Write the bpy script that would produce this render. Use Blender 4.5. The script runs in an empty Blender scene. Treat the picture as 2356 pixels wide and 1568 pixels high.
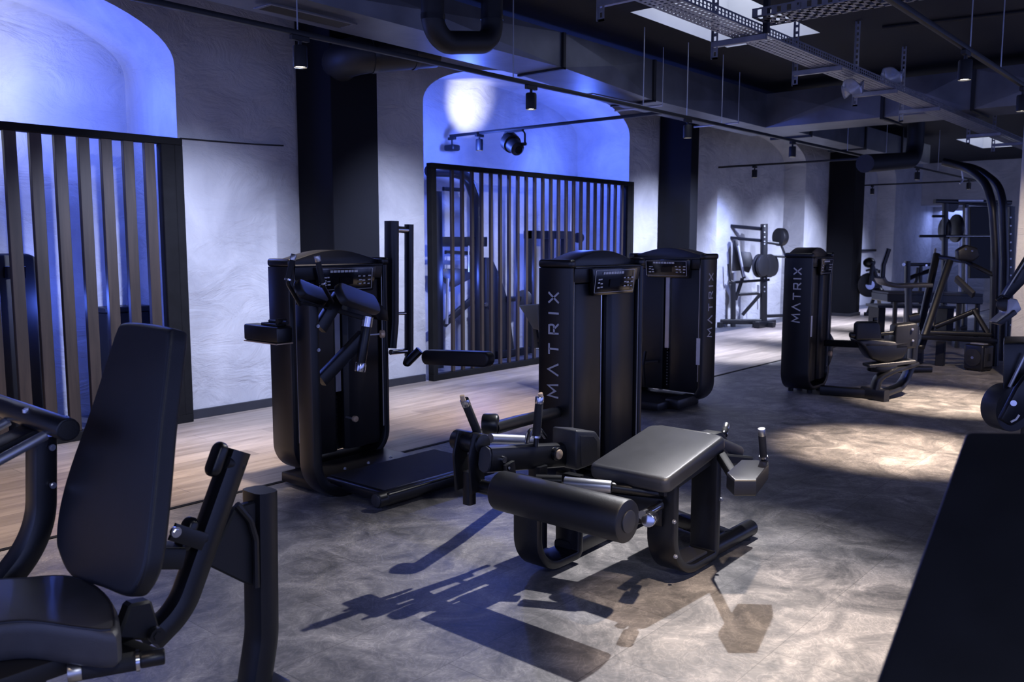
import bpy, bmesh, math, random
from mathutils import Vector as V, Matrix
random.seed(7)
S = bpy.context.scene
COL = S.collection
# ------------------------------------------------------------------ camera
F, CX, CY, HY, H = 2002.0, 1178.0, 784.0, 558.0, 1.6
PITCH = math.atan2(CY-HY, F)
YAW = math.atan2(2906-1178, math.hypot(F, CY-HY))
FW = V((math.cos(YAW)*math.cos(PITCH), math.sin(YAW)*math.cos(PITCH), -math.sin(PITCH)))
RT = V((math.sin(YAW), -math.cos(YAW), 0)); UP = RT.cross(FW)
CAM = V((0, 0, H))
cd = bpy.data.cameras.new('camera'); co = bpy.data.objects.new('camera', cd); COL.objects.link(co)
cd.sensor_width = 36; cd.lens = 36*F/2356; cd.clip_start = .02; cd.clip_end = 200
co.matrix_world = Matrix.Translation(CAM) @ Matrix((RT, UP, -FW)).transposed().to_4x4()
cd.dof.use_dof = True; cd.dof.focus_distance = 4.8; cd.dof.aperture_fstop = 4.0
S.camera = co

def W(x, y, X=None, Y=None, Z=None):
    """survey helper: photo pixel + one known world coordinate -> point of the room"""
    d = FW*F + RT*(x-CX) + UP*(CY-y)
    t = (Z-H)/d.z if Z is not None else (X/d.x if X is not None else Y/d.y)
    return CAM + d*t

# ------------------------------------------------------------------ materials
def rgb(c): return (c[0], c[1], c[2], 1)
def mat(name, c, rough=.5, metal=0., bump=0., bscale=60., var=0., vscale=4., spec=.5, coat=0.):
    m = bpy.data.materials.new(name); m.use_nodes = True
    n = m.node_tree.nodes; l = m.node_tree.links; b = n['Principled BSDF']
    b.inputs['Base Color'].default_value = rgb(c); b.inputs['Roughness'].default_value = rough
    b.inputs['Metallic'].default_value = metal; b.inputs['Specular IOR Level'].default_value = spec
    b.inputs['Coat Weight'].default_value = coat
    tc = n.new('ShaderNodeTexCoord')
    if var:
        t = n.new('ShaderNodeTexNoise'); t.inputs['Scale'].default_value = vscale; t.inputs['Detail'].default_value = 6
        l.new(tc.outputs['Object'], t.inputs['Vector'])
        r = n.new('ShaderNodeValToRGB'); l.new(t.outputs['Fac'], r.inputs['Fac'])
        r.color_ramp.elements[0].position = .3; r.color_ramp.elements[1].position = .7
        r.color_ramp.elements[0].color = rgb([x*(1-var) for x in c]); r.color_ramp.elements[1].color = rgb([min(1, x*(1+var)) for x in c])
        l.new(r.outputs['Color'], b.inputs['Base Color'])
    if bump:
        t = n.new('ShaderNodeTexNoise'); t.inputs['Scale'].default_value = bscale; t.inputs['Detail'].default_value = 5
        l.new(tc.outputs['Object'], t.inputs['Vector'])
        bp = n.new('ShaderNodeBump'); bp.inputs['Strength'].default_value = bump; bp.inputs['Distance'].default_value = .02
        l.new(t.outputs['Fac'], bp.inputs['Height']); l.new(bp.outputs['Normal'], b.inputs['Normal'])
    return m
def emis(name, c, s):
    m = bpy.data.materials.new(name); m.use_nodes = True
    b = m.node_tree.nodes['Principled BSDF']; b.inputs['Base Color'].default_value = (0, 0, 0, 1)
    b.inputs['Emission Color'].default_value = rgb(c); b.inputs['Emission Strength'].default_value = s
    return m
BLK = mat('black_powder_coat', (.0065, .007, .0095), .34, 0, .06, 350, .15, 9)
BLKM = mat('black_matte_paint', (.0055, .006, .008), .55, 0, .05, 200, .2, 5)
SHROUD = mat('black_shroud_plastic', (.007, .0075, .010), .40, 0, .02, 200, .15, 6)
VINYL = mat('black_vinyl', (.009, .0095, .013), .42, 0, .12, 420, .15, 10)
VINYLG = mat('dark_grey_vinyl', (.05, .05, .055), .36, 0, .12, 420, .15, 10)
RUBBER = mat('black_rubber', (.012, .012, .014), .7, 0, .2, 300, .2, 20)
CHROME = mat('polished_chrome', (.62, .62, .66), .18, 1, .01, 80, .1, 20)
ALU = mat('brushed_aluminium', (.55, .54, .53), .34, 1, .03, 300, .12, 30)
STEELR = mat('grey_guide_rod_steel', (.48, .49, .54), .38, .8, .02, 100, .1, 12)
BRASS = mat('tan_end_cap', (.62, .46, .31), .4, .3, .02, 100, .15, 25)
LETTER = mat('light_grey_lettering', (.55, .55, .60), .5, 0, .01, 90, .06, 12)
WHITE = mat('white_print', (.72, .72, .75), .5, 0, .01, 90, .06, 20)
SCREEN = mat('dark_display', (.006, .006, .009), .15, 0, .005, 50, .2, 5)
GALV = mat('galvanised_duct_steel', (.15, .155, .175), .42, .55, .06, 14, .28, 2.2)
GALVL = mat('grey_cable_tray_steel', (.27, .27, .30), .4, .7, .05, 40, .2, 8)
COLM = mat('black_column_paint', (.0055, .006, .009), .9, 0, .05, 40, .15, 2, .2)
CEIL = mat('black_ceiling_paint', (.006, .0065, .009), .9, 0, .08, 30, .2, 2)
PLATE = mat('weight_plate_black', (.014, .014, .017), .45, 0, .05, 90, .15, 12)
GREYC = mat('dark_grey_cover_plastic', (.03, .031, .037), .45, 0, .05, 200, .1, 8)
SILV = mat('silver_paint', (.42, .41, .41), .4, .4, .03, 60, .15, 8)
KICK = mat('skirting_dark_grey', (.022, .023, .03), .5, 0, .04, 60, .2, 6)
CLEAR = mat('clear_plastic', (.8, .82, .88), .12, 0, .1, 20, .05, 5); CLEAR.node_tree.nodes['Principled BSDF'].inputs['Transmission Weight'].default_value = .8
PIERM = None
LENS = emis('lamp_lens_glow', (1, .9, .78), 22)
LENSD = emis('alcove_lamp_glow', (.7, .8, 1), 5)
SKYL = emis('rooflight_glow', (.84, .88, 1), 2.6)

def plaster(name, c, dark):
    m = bpy.data.materials.new(name); m.use_nodes = True
    n = m.node_tree.nodes; l = m.node_tree.links; b = n['Principled BSDF']; b.inputs['Roughness'].default_value = .8
    tc = n.new('ShaderNodeTexCoord')
    t = n.new('ShaderNodeTexNoise'); t.inputs['Scale'].default_value = 1.1; t.inputs['Detail'].default_value = 7; t.inputs['Roughness'].default_value = .6; t.inputs['Distortion'].default_value = .8
    r = n.new('ShaderNodeValToRGB'); r.color_ramp.elements[0].position = .3; r.color_ramp.elements[1].position = .72
    r.color_ramp.elements[0].color = rgb(dark); r.color_ramp.elements[1].color = rgb(c)
    l.new(tc.outputs['Object'], t.inputs['Vector']); l.new(t.outputs['Fac'], r.inputs['Fac']); l.new(r.outputs['Color'], b.inputs['Base Color'])
    a = n.new('ShaderNodeTexNoise'); a.inputs['Scale'].default_value = 2.2; a.inputs['Detail'].default_value = 9; a.inputs['Distortion'].default_value = .7; a.inputs['Roughness'].default_value = .6
    mp = n.new('ShaderNodeMapping'); mp.inputs['Rotation'].default_value = (.3, .5, .6); mp.inputs['Scale'].default_value = (1, 1, 1.8)
    l.new(tc.outputs['Object'], mp.inputs['Vector']); l.new(mp.outputs['Vector'], a.inputs['Vector'])
    bp = n.new('ShaderNodeBump'); bp.inputs['Strength'].default_value = .85; bp.inputs['Distance'].default_value = .05
    l.new(a.outputs['Fac'], bp.inputs['Height']); l.new(bp.outputs['Normal'], b.inputs['Normal'])
    return m
PLAST = plaster('rough_grey_plaster', (.54, .54, .555), (.34, .34, .365))

def floor_tile():
    m = bpy.data.materials.new('stone_look_vinyl_tile'); m.use_nodes = True
    n = m.node_tree.nodes; l = m.node_tree.links; b = n['Principled BSDF']
    tc = n.new('ShaderNodeTexCoord')
    mp = n.new('ShaderNodeMapping'); mp.inputs['Rotation'].default_value = (0, 0, math.radians(0)); l.new(tc.outputs['Object'], mp.inputs['Vector'])
    br = n.new('ShaderNodeTexBrick'); br.offset = .5; br.inputs['Scale'].default_value = 1; br.inputs['Brick Width'].default_value = .9; br.inputs['Row Height'].default_value = .45
    br.inputs['Mortar Size'].default_value = .0022; br.inputs['Color1'].default_value = (.80, .80, .80, 1); br.inputs['Color2'].default_value = (1.12, 1.12, 1.12, 1); br.inputs['Mortar'].default_value = (.62, .62, .62, 1)
    l.new(mp.outputs['Vector'], br.inputs['Vector'])
    a = n.new('ShaderNodeTexNoise'); a.inputs['Scale'].default_value = 2.6; a.inputs['Detail'].default_value = 9; a.inputs['Roughness'].default_value = .68; a.inputs['Distortion'].default_value = 1.6
    l.new(tc.outputs['Object'], a.inputs['Vector'])
    r = n.new('ShaderNodeValToRGB'); e = r.color_ramp.elements
    e[0].position = .33; e[0].color = (.085, .083, .085, 1); e[1].position = .68; e[1].color = (.36, .335, .315, 1)
    x = e.new(.5); x.color = (.19, .18, .175, 1); l.new(a.outputs['Fac'], r.inputs['Fac'])
    v = n.new('ShaderNodeTexNoise'); v.inputs['Scale'].default_value = 9; v.inputs['Detail'].default_value = 3; v.inputs['Distortion'].default_value = 3.5
    l.new(tc.outputs['Object'], v.inputs['Vector'])
    vr = n.new('ShaderNodeValToRGB'); vr.color_ramp.elements[0].position = .44; vr.color_ramp.elements[0].color = (1, 1, 1, 1)
    vr.color_ramp.elements[1].position = .56; vr.color_ramp.elements[1].color = (1, 1, 1, 1); q = vr.color_ramp.elements.new(.5); q.color = (1.45, 1.42, 1.4, 1)
    l.new(v.outputs['Fac'], vr.inputs['Fac'])
    m1 = n.new('ShaderNodeMix'); m1.data_type = 'RGBA'; m1.blend_type = 'MULTIPLY'; m1.inputs[0].default_value = 1
    l.new(r.outputs['Color'], m1.inputs[6]); l.new(br.outputs['Color'], m1.inputs[7])
    m2 = n.new('ShaderNodeMix'); m2.data_type = 'RGBA'; m2.blend_type = 'MULTIPLY'; m2.inputs[0].default_value = .8
    l.new(m1.outputs[2], m2.inputs[6]); l.new(vr.outputs['Color'], m2.inputs[7]); l.new(m2.outputs[2], b.inputs['Base Color'])
    rr = n.new('ShaderNodeMapRange'); rr.inputs[3].default_value = .36; rr.inputs[4].default_value = .58; l.new(a.outputs['Fac'], rr.inputs[0]); l.new(rr.outputs[0], b.inputs['Roughness'])
    bp = n.new('ShaderNodeBump'); bp.inputs['Strength'].default_value = .15; bp.inputs['Distance'].default_value = .01; l.new(v.outputs['Fac'], bp.inputs['Height']); l.new(bp.outputs['Normal'], b.inputs['Normal'])
    return m
def wood(name, c1, c2, rough, sx, sy, bw, rh, grain=(1, 14, 14)):
    m = bpy.data.materials.new(name); m.use_nodes = True
    n = m.node_tree.nodes; l = m.node_tree.links; b = n['Principled BSDF']; b.inputs['Roughness'].default_value = rough
    tc = n.new('ShaderNodeTexCoord')
    mp = n.new('ShaderNodeMapping'); mp.inputs['Scale'].default_value = grain; l.new(tc.outputs['Object'], mp.inputs['Vector'])
    a = n.new('ShaderNodeTexNoise'); a.inputs['Scale'].default_value = 1.5; a.inputs['Detail'].default_value = 8; a.inputs['Distortion'].default_value = .6; a.inputs['Roughness'].default_value = .62
    l.new(mp.outputs['Vector'], a.inputs['Vector'])
    r = n.new('ShaderNodeValToRGB'); r.color_ramp.elements[0].position = .3; r.color_ramp.elements[1].position = .72
    r.color_ramp.elements[0].color = rgb(c1); r.color_ramp.elements[1].color = rgb(c2); l.new(a.outputs['Fac'], r.inputs['Fac'])
    out = r.outputs['Color']
    if bw:
        br = n.new('ShaderNodeTexBrick'); br.offset = .37; br.inputs['Scale'].default_value = 1; br.inputs['Brick Width'].default_value = bw; br.inputs['Row Height'].default_value = rh
        br.inputs['Mortar Size'].default_value = .0025; br.inputs['Color1'].default_value = (.78, .78, .78, 1); br.inputs['Color2'].default_value = (1.15, 1.15, 1.15, 1); br.inputs['Mortar'].default_value = (.5, .5, .5, 1)
        l.new(tc.outputs['Object'], br.inputs['Vector'])
        mx = n.new('ShaderNodeMix'); mx.data_type = 'RGBA'; mx.blend_type = 'MULTIPLY'; mx.inputs[0].default_value = 1
        l.new(out, mx.inputs[6]); l.new(br.outputs['Color'], mx.inputs[7]); out = mx.outputs[2]
    l.new(out, b.inputs['Base Color'])
    return m
TILE = floor_tile()
PLANK = wood('pale_oak_plank_floor', (.24, .195, .16), (.46, .385, .32), .42, 1, 1, 1.4, .19, (1, 9, 9))
SLATW = wood('brown_stained_slat_wood', (.017, .012, .0095), (.056, .039, .029), .5, 1, 1, 0, 0, (10, 10, .8))
DKWOOD = mat('dark_frame_wood', (.006, .006, .007), .75, 0, .08, 50, .3, 8, .2)
ALCF = mat('dark_alcove_lino', (.07, .072, .085), .45, 0, .05, 40, .2, 3)

# ------------------------------------------------------------------ mesh builder
def fillet(pts, r, n=7):
    pts = [V(p) for p in pts]
    out = [pts[0]]
    for i in range(1, len(pts)-1):
        rr = r[i-1] if isinstance(r, (list, tuple)) else r
        p, a, b = pts[i], pts[i-1], pts[i+1]
        da = (a-p); db = (b-p); la = da.length; lb = db.length
        if rr <= 0 or la < 1e-6 or lb < 1e-6: out.append(p); continue
        da /= la; db /= lb
        ang = da.angle(db)
        if ang > math.pi-.02: out.append(p); continue
        t = min(rr/math.tan(ang/2), la*.49, lb*.49)
        re = t*math.tan(ang/2)
        bis = (da+db).normalized(); c = p+bis*(re/math.sin(ang/2))
        s = p+da*t; e = p+db*t
        vs = s-c; ve = e-c; tot = vs.angle(ve); ax = vs.cross(ve).normalized()
        for k in range(n+1):
            out.append(c+Matrix.Rotation(tot*k/n, 3, ax) @ vs)
    out.append(pts[-1])
    return out
class B:
    def __init__(s): s.bm = bmesh.new()
    def faces(s, rings, cap=True, closed=False):
        bm = s.bm; vr = [[bm.verts.new(p) for p in r] for r in rings]; n = len(vr[0])
        m = len(vr); rng = range(m) if closed else range(m-1)
        for i in rng:
            a, b = vr[i], vr[(i+1) % m]
            for k in range(n):
                bm.faces.new((a[k], a[(k+1) % n], b[(k+1) % n], b[k]))
        if cap and not closed:
            bm.faces.new(list(reversed(vr[0]))); bm.faces.new(vr[-1])
        return s
    def tube(s, pts, r, fil=0, seg=12, fn=7):
        pts = fillet(pts, fil, fn) if fil else [V(p) for p in pts]
        t0 = (pts[1]-pts[0]).normalized(); u = t0.orthogonal().normalized(); rings = []
        for i, p in enumerate(pts):
            if i == 0: t = t0
            elif i == len(pts)-1: t = (p-pts[i-1]).normalized()
            else: t = ((p-pts[i-1]).normalized()+(pts[i+1]-p).normalized()).normalized()
            u = (u-t*u.dot(t)).normalized(); v = t.cross(u)
            rr = r[i] if isinstance(r, (list, tuple)) else r
            rings.append([p+(u*math.cos(2*math.pi*k/seg)+v*math.sin(2*math.pi*k/seg))*rr for k in range(seg)])
        return s.faces(rings)
    def cyl(s, a, b, r, seg=20, bev=0.):
        a, b = V(a), V(b)
        if bev:
            d = (b-a).normalized(); pts = [a, a+d*bev*.3, a+d*bev, b-d*bev, b-d*bev*.3, b]; rr = [r-bev, r-bev*.3, r, r, r-bev*.3, r-bev]
            return s.tube(pts, rr, 0, seg)
        return s.tube([a, b], r, 0, seg)
    def strap(s, pts, side, w, t, fil=0, fn=8, rnd=.2):
        """rectangular section swept along a planar path; w along side, t across"""
        pts = fillet(pts, fil, fn) if fil else [V(p) for p in pts]
        side = V(side).normalized(); rings = []
        c = rnd*min(w, t)
        prof = [(w/2-c, t/2), (w/2-c*.3, t/2-c*.3), (w/2, t/2-c), (w/2, -t/2+c), (w/2-c*.3, -t/2+c*.3), (w/2-c, -t/2),
                (-w/2+c, -t/2), (-w/2+c*.3, -t/2+c*.3), (-w/2, -t/2+c), (-w/2, t/2-c), (-w/2+c*.3, t/2-c*.3), (-w/2+c, t/2)]
        for i, p in enumerate(pts):
            sc = 1
            if i == 0: tt = (pts[1]-p).normalized()
            elif i == len(pts)-1: tt = (p-pts[i-1]).normalized()
            else:
                d1 = (p-pts[i-1]).normalized(); d2 = (pts[i+1]-p).normalized(); tt = (d1+d2).normalized(); sc = 1/max(.5, tt.dot(d1))
            sd = (side-tt*side.dot(tt)).normalized(); nn = sd.cross(tt)
            rings.append([p+sd*a+nn*b*sc for a, b in prof])
        return s.faces(rings)
    def prism(s, poly, vec, bev=0., seg=2):
        bm = s.bm; vec = V(vec); poly = [V(p) for p in poly]
        a = [bm.verts.new(p) for p in poly]; b = [bm.verts.new(p+vec) for p in poly]; n = len(a); fs = []
        fs.append(bm.faces.new(list(reversed(a)))); fs.append(bm.faces.new(b))
        for k in range(n): fs.append(bm.faces.new((a[k], a[(k+1) % n], b[(k+1) % n], b[k])))
        if bev:
            ed = list({e for f in fs for e in f.edges})
            ed = [e for e in ed if len(e.link_faces) == 2 and e.link_faces[0].normal.angle(e.link_faces[1].normal, 0) > -1]
            bmesh.ops.recalc_face_normals(bm, faces=fs)
            big = [e for e in ed if e.calc_face_angle(0) > .5]
            bmesh.ops.bevel(bm, geom=big, offset=bev, segments=seg, profile=.5, affect='EDGES', clamp_overlap=True)
        return s
    def box(s, a, b, bev=0., seg=2):
        a, b = V(a), V(b)
        return s.prism([(a.x, a.y, a.z), (b.x, a.y, a.z), (b.x, b.y, a.z), (a.x, b.y, a.z)], (0, 0, b.z-a.z), bev, seg)
    def obox(s, c, ux, uy, uz, bev=0., seg=2):
        """box from centre and three half-extent vectors"""
        c, ux, uy, uz = V(c), V(ux), V(uy), V(uz)
        return s.prism([c-ux-uy-uz, c+ux-uy-uz, c+ux+uy-uz, c-ux+uy-uz], uz*2, bev, seg)
    def bar(s, a, b, w, t, side=(0, 0, 1), rnd=.2): return s.strap([a, b], side, w, t, 0, 8, rnd)
    def ball(s, c, r, sx=1, sy=1, sz=1):
        bmesh.ops.create_uvsphere(s.bm, u_segments=16, v_segments=10, radius=r, matrix=Matrix.Translation(V(c)) @ Matrix.Diagonal((sx, sy, sz, 1))); return s
    def quad(s, *p):
        s.bm.faces.new([s.bm.verts.new(V(q)) for q in p]); return s
    def build(s, name, m, parent=None, smooth=True, label=None, split=True):
        """link the shapes as one mesh object; pieces that stand apart become objects of their own"""
        bm = s.bm; bmesh.ops.recalc_face_normals(bm, faces=bm.faces)
        off = wloc(parent)
        if off.length: bmesh.ops.translate(bm, verts=bm.verts, vec=-off)
        plural = name in ONE
        groups = islands(bm, plural) if split and name not in KEEP else None
        nm = ONE.get(name, name); first = None
        for g in (groups or [None]):
            if g is None or len(groups) == 1: b2 = bm
            else:
                b2 = bmesh.new(); mp = {}
                for f in g:
                    for v in f.verts:
                        if v not in mp: mp[v] = b2.verts.new(v.co)
                for f in g: b2.faces.new([mp[v] for v in f.verts])
                b2.normal_update()
            me = bpy.data.meshes.new(nm); b2.to_mesh(me)
            if b2 is not bm: b2.free()
            if smooth: me.shade_smooth(); me.set_sharp_from_angle(angle=math.radians(32))
            me.materials.append(m)
            o = bpy.data.objects.new(nm, me); COL.objects.link(o)
            if parent: o.parent = parent
            if label: o['label'] = label
            first = first or o
        bm.free()
        return first
ONE = {'feet': 'foot', 'bolts': 'bolt', 'guide_rods': 'guide_rod', 'slide_rods': 'slide_rod', 'plates': 'weight_plate', 'pad_bolts': 'bolt', 'tube_bolts': 'bolt'}
KEEP = {'wall_left', 'wall_far', 'ceiling', 'floor', 'console_print', 'console_print', 'hole_print', 'slat_panel', 'duct_run', 'duct_branch', 'tray', 'grille', 'strip_hanger', 'window_1', 'window_2', 'trim_2', 'trim_3'}
def islands(bm, plural):
    bm.verts.index_update(); seen = set(); isl = []
    for f0 in bm.faces:
        if f0 in seen: continue
        st = [f0]; seen.add(f0); g = []
        while st:
            f = st.pop(); g.append(f)
            for v in f.verts:
                for h in v.link_faces:
                    if h not in seen: seen.add(h); st.append(h)
        isl.append(g)
    n = len(isl)
    if n == 1: return isl
    bx = []
    for g in isl:
        vs = [v.co for f in g for v in f.verts]
        lo = V((min(v.x for v in vs), min(v.y for v in vs), min(v.z for v in vs))); hi = V((max(v.x for v in vs), max(v.y for v in vs), max(v.z for v in vs)))
        bx.append((lo, hi, max(hi-lo)))
    par = list(range(n))
    def find(i):
        while par[i] != i: i = par[i]
        return i
    for i in range(n):
        for j in range(i):
            gp = V([max(0, bx[i][0][k]-bx[j][1][k], bx[j][0][k]-bx[i][1][k]) for k in range(3)]).length
            lim = .002 if plural else max(.019, .48*max(bx[i][2], bx[j][2]))
            if gp <= lim: par[find(i)] = find(j)
    out = {}
    for i in range(n): out.setdefault(find(i), []).extend(isl[i])
    return list(out.values())
def wloc(o):
    v = V((0, 0, 0))
    while o: v = v+o.location; o = o.parent
    return v
def tag(o, label, cat, group=None):
    o['label'] = label; o['category'] = cat
    if group: o['group'] = group
    return o
def thing(name, label, cat, loc, group=None):
    o = bpy.data.objects.new(name, None); COL.objects.link(o); o.location = V(loc); o.empty_display_size = .1
    return tag(o, label, cat, group)
def struct(o): o['kind'] = 'structure'; return o
def dup(root, loc, label=None):
    r = root.copy(); COL.objects.link(r); r.location = V(loc)
    if label: r['label'] = label
    for ch in list(root.children):
        c = ch.copy(); COL.objects.link(c); c.parent = r
        for g in list(ch.children):
            d = g.copy(); COL.objects.link(d); d.parent = c
    return r
def rrect(c, u, v, w, h, r, n=5):
    """rounded rectangle polygon, centre c, axes u v"""
    c, u, v = V(c), V(u), V(v); out = []
    for sx, sy, a0 in ((1, 1, 0), (-1, 1, 90), (-1, -1, 180), (1, -1, 270)):
        for k in range(n+1):
            a = math.radians(a0+90*k/n); out.append(c+u*(sx*(w/2-r)+r*math.cos(a))+v*(sy*(h/2-r)+r*math.sin(a)))
    return out
def dome(poly, vec, b, rim, n=3):
    """cushion: outline swept by vec with rounded edges on both faces (rings shrink toward centre)"""
    poly = [V(p) for p in poly]; vec = V(vec); L = vec.length; d = vec/L; c = sum(poly, V())/len(poly); rings = []
    R = sum((p-c).length for p in poly)/len(poly)
    for k in range(n+1):
        a = math.pi/2*k/n; rings.append([c+(p-c)*(1-rim/R*(1-math.sin(a)))+d*(rim*(1-math.cos(a))) for p in poly])
    for k in range(n+1):
        a = math.pi/2*k/n; rings.append([c+(p-c)*(1-rim/R*(1-math.cos(a)))+d*(L-rim+rim*math.sin(a)) for p in poly])
    return b.faces(rings)
# ================================================================== THE SETTING
YW, ZC, XF = 7.3, 3.77, 26.0
TILE_EDGE = 4.9
o = struct(B().box((-5, -8, -.1), (XF, TILE_EDGE, 0)).build('floor', TILE, None, False))
o = struct(B().box((-5, TILE_EDGE, -.1), (XF, YW, 0)).build('floor', PLANK, None, False))
struct(B().box((-5, TILE_EDGE-.018, 0), (XF, TILE_EDGE+.018, .004)).build('trim_1', DKWOOD, None, False))
ARCHES = [(-.25, 4.0, 3.12, .62, .92), (6.97, 11.21, 3.17, .58, .96), (14.03, 17.88, 3.15, .58, .46), (20.9, 23.75, 3.18, .5, .46)]
def arch_curve(x0, x1, zs, h, n=36):
    cx, a = (x0+x1)/2, (x1-x0)/2
    # superellipse-like vault: soft corner at the springing, flat crown
    return [(cx-a*math.cos(math.pi*k/n), zs+h*math.sin(math.pi*k/n)**.92) for k in range(n+1)]
wb = B(); al = B(); top = 3.95
xs = -5.0
for (x0, x1, zs, h, dp) in ARCHES:
    wb.quad((xs, YW, 0), (x0, YW, 0), (x0, YW, top), (xs, YW, top))
    arc = arch_curve(x0, x1, zs, h)
    for (a, b) in zip(arc[:-1], arc[1:]):
        wb.quad((a[0], YW, a[1]), (b[0], YW, b[1]), (b[0], YW, top), (a[0], YW, top))
    prof = [(x0, 0)]+arc+[(x1, 0)]
    yb = YW+dp
    for (a, b) in zip(prof[:-1], prof[1:]):
        N = 4
        for k in range(N):
            ya, yc = YW+dp*k/N, YW+dp*(k+1)/N
            al.quad((a[0], ya, a[1]), (a[0], yc, a[1]), (b[0], yc, b[1]), (b[0], ya, b[1]))
    for (a, b) in zip(arc[:-1], arc[1:]):
        al.quad((a[0], yb, 0), (b[0], yb, 0), (b[0], yb, b[1]), (a[0], yb, a[1]))
    xs = x1
wb.quad((xs, YW, 0), (XF, YW, 0), (XF, YW, top), (xs, YW, top))
bmesh.ops.remove_doubles(al.bm, verts=al.bm.verts, dist=.0005)
struct(wb.build('wall_left', PLAST, None, False))
struct(al.build('wall_left', PLAST))
for i, (x0, x1, zs, h, dp) in enumerate(ARCHES):
    struct(B().box((x0, YW, -.1), (x1, YW+dp, 0)).build('floor', ALCF, None, False))
# far wall with a blue lit recess seen beyond the machines
fw = B()
fy0, fy1, fz = 6.75, 7.55, 2.62
fw.quad((XF, -8, 0), (XF, 5.6, 0), (XF, 5.6, top), (XF, -8, top))
fw.quad((XF, 5.6, fz), (XF, 7.3, fz), (XF, 7.3, top), (XF, 5.6, top))
for a, b in (((5.6, 0), (5.6, fz)), ((5.6, fz), (7.3, fz)), ((7.3, fz), (7.3, 0))):
    fw.quad((XF, a[0], a[1]), (XF+1.2, a[0], a[1]), (XF+1.2, b[0], b[1]), (XF, b[0], b[1]))
fw.quad((XF+1.2, 5.6, 0), (XF+1.2, 7.3, 0), (XF+1.2, 7.3, fz), (XF+1.2, 5.6, fz))
struct(fw.build('wall_far', PLAST))
struct(B().box((XF, 5.6, -.1), (XF+1.2, 7.3, 0)).build('floor', ALCF, None, False))
# skirting between the arches
for (a, b) in ((4.02, 6.95), (11.23, 14.01), (17.9, 20.88), (23.77, XF)):
    struct(B().box((a, YW-.022, 0), (b, YW, .085), .004, 1).build('baseboard_left', KICK))
# ceiling with two rooflight openings
R1 = (W(1450, 28, Z=ZC).x, 3.66, W(1890, 75, Z=ZC).x, W(1450, 28, Z=ZC).y)
R2 = (W(2205, 320, Z=ZC).x, 4.15, W(2205, 320, Z=ZC).x+2.3, W(2205, 322, Z=ZC).y)
xsb = sorted({-5, XF+1.2, R1[0], R1[2], R2[0], R2[2]}); ysb = sorted({-8, YW, R1[1], R1[3], R2[1], R2[3]})
cb = B()
for xa, xb in zip(xsb[:-1], xsb[1:]):
    for ya, yb in zip(ysb[:-1], ysb[1:]):
        cx, cy = (xa+xb)/2, (ya+yb)/2
        if any(r[0] < cx < r[2] and r[1] < cy < r[3] for r in (R1, R2)): continue
        cb.quad((xa, ya, ZC), (xb, ya, ZC), (xb, yb, ZC), (xa, yb, ZC))
struct(cb.build('ceiling', CEIL, None, False))
WELL = mat('white_rooflight_lining', (.6, .62, .68), .7, 0, .03, 20, .06, 2)
for i, r in enumerate((R1, R2)):
    w = B(); d = .75
    for p, q in (((r[0], r[1]), (r[2], r[1])), ((r[2], r[1]), (r[2], r[3])), ((r[2], r[3]), (r[0], r[3])), ((r[0], r[3]), (r[0], r[1]))):
        w.quad((p[0], p[1], ZC), (q[0], q[1], ZC), (q[0], q[1], ZC+d), (p[0], p[1], ZC+d))
    struct(w.build('trim_%d' % (i+2), WELL, None, False))
    struct(B().quad((r[0], r[1], ZC+d), (r[2], r[1], ZC+d), (r[2], r[3], ZC+d), (r[0], r[3], ZC+d)).build('window_%d' % (i+1), SKYL, None, False))
# black square columns in front of the wall piers
for name, (x0, x1, y0), lab in (('column', (5.23, 5.80, 6.72), ''), ('column', (12.0, 12.28, 6.6), ''), ('column', (19.3, 20.4, 6.72), '')):
    pass
def column(x0, x1, y0, y1):
    c = B().box((x0, y0, .07), (x1, y1, ZC), .006, 1).build('trim_4', COLM); struct(c)
    struct(B().box((x0-.02, y0-.02, 0), (x1+.02, y1+.02, .07), .004, 1).build('baseboard_left', KICK))
column(5.23, 5.80, 6.72, 7.26)
cxa = W(1590, 400, Y=6.72).x
column(cxa, W(1607, 400, Y=6.72).x, 6.72, 7.28)
column(W(1960, 600, Y=6.72).x, W(1982, 600, Y=6.72).x, 6.72, 7.28)
# pale pier at the right of the hall
PM = plaster('pale_painted_plaster', (.56, .55, .54), (.50, .49, .48))
pc = W(2318, 872, Z=0)
struct(B().box((pc.x, pc.y-1.6, 0), (pc.x+.9, pc.y, ZC), .01, 1).build('wall_right', PM))
# thin surface cable across the first pier
ca = W(414, 318, Y=YW-.015); cb_ = W(652, 335, Y=YW-.015)
tag(B().tube([ca, ca*.7+cb_*.3+V((0, 0, -.004)), ca*.3+cb_*.7+V((0, 0, -.006)), cb_], .007, 0, 6).build('wall_cable', BLKM),
    'thin black cable running across the grey plaster pier at fence height', 'cable')

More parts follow.
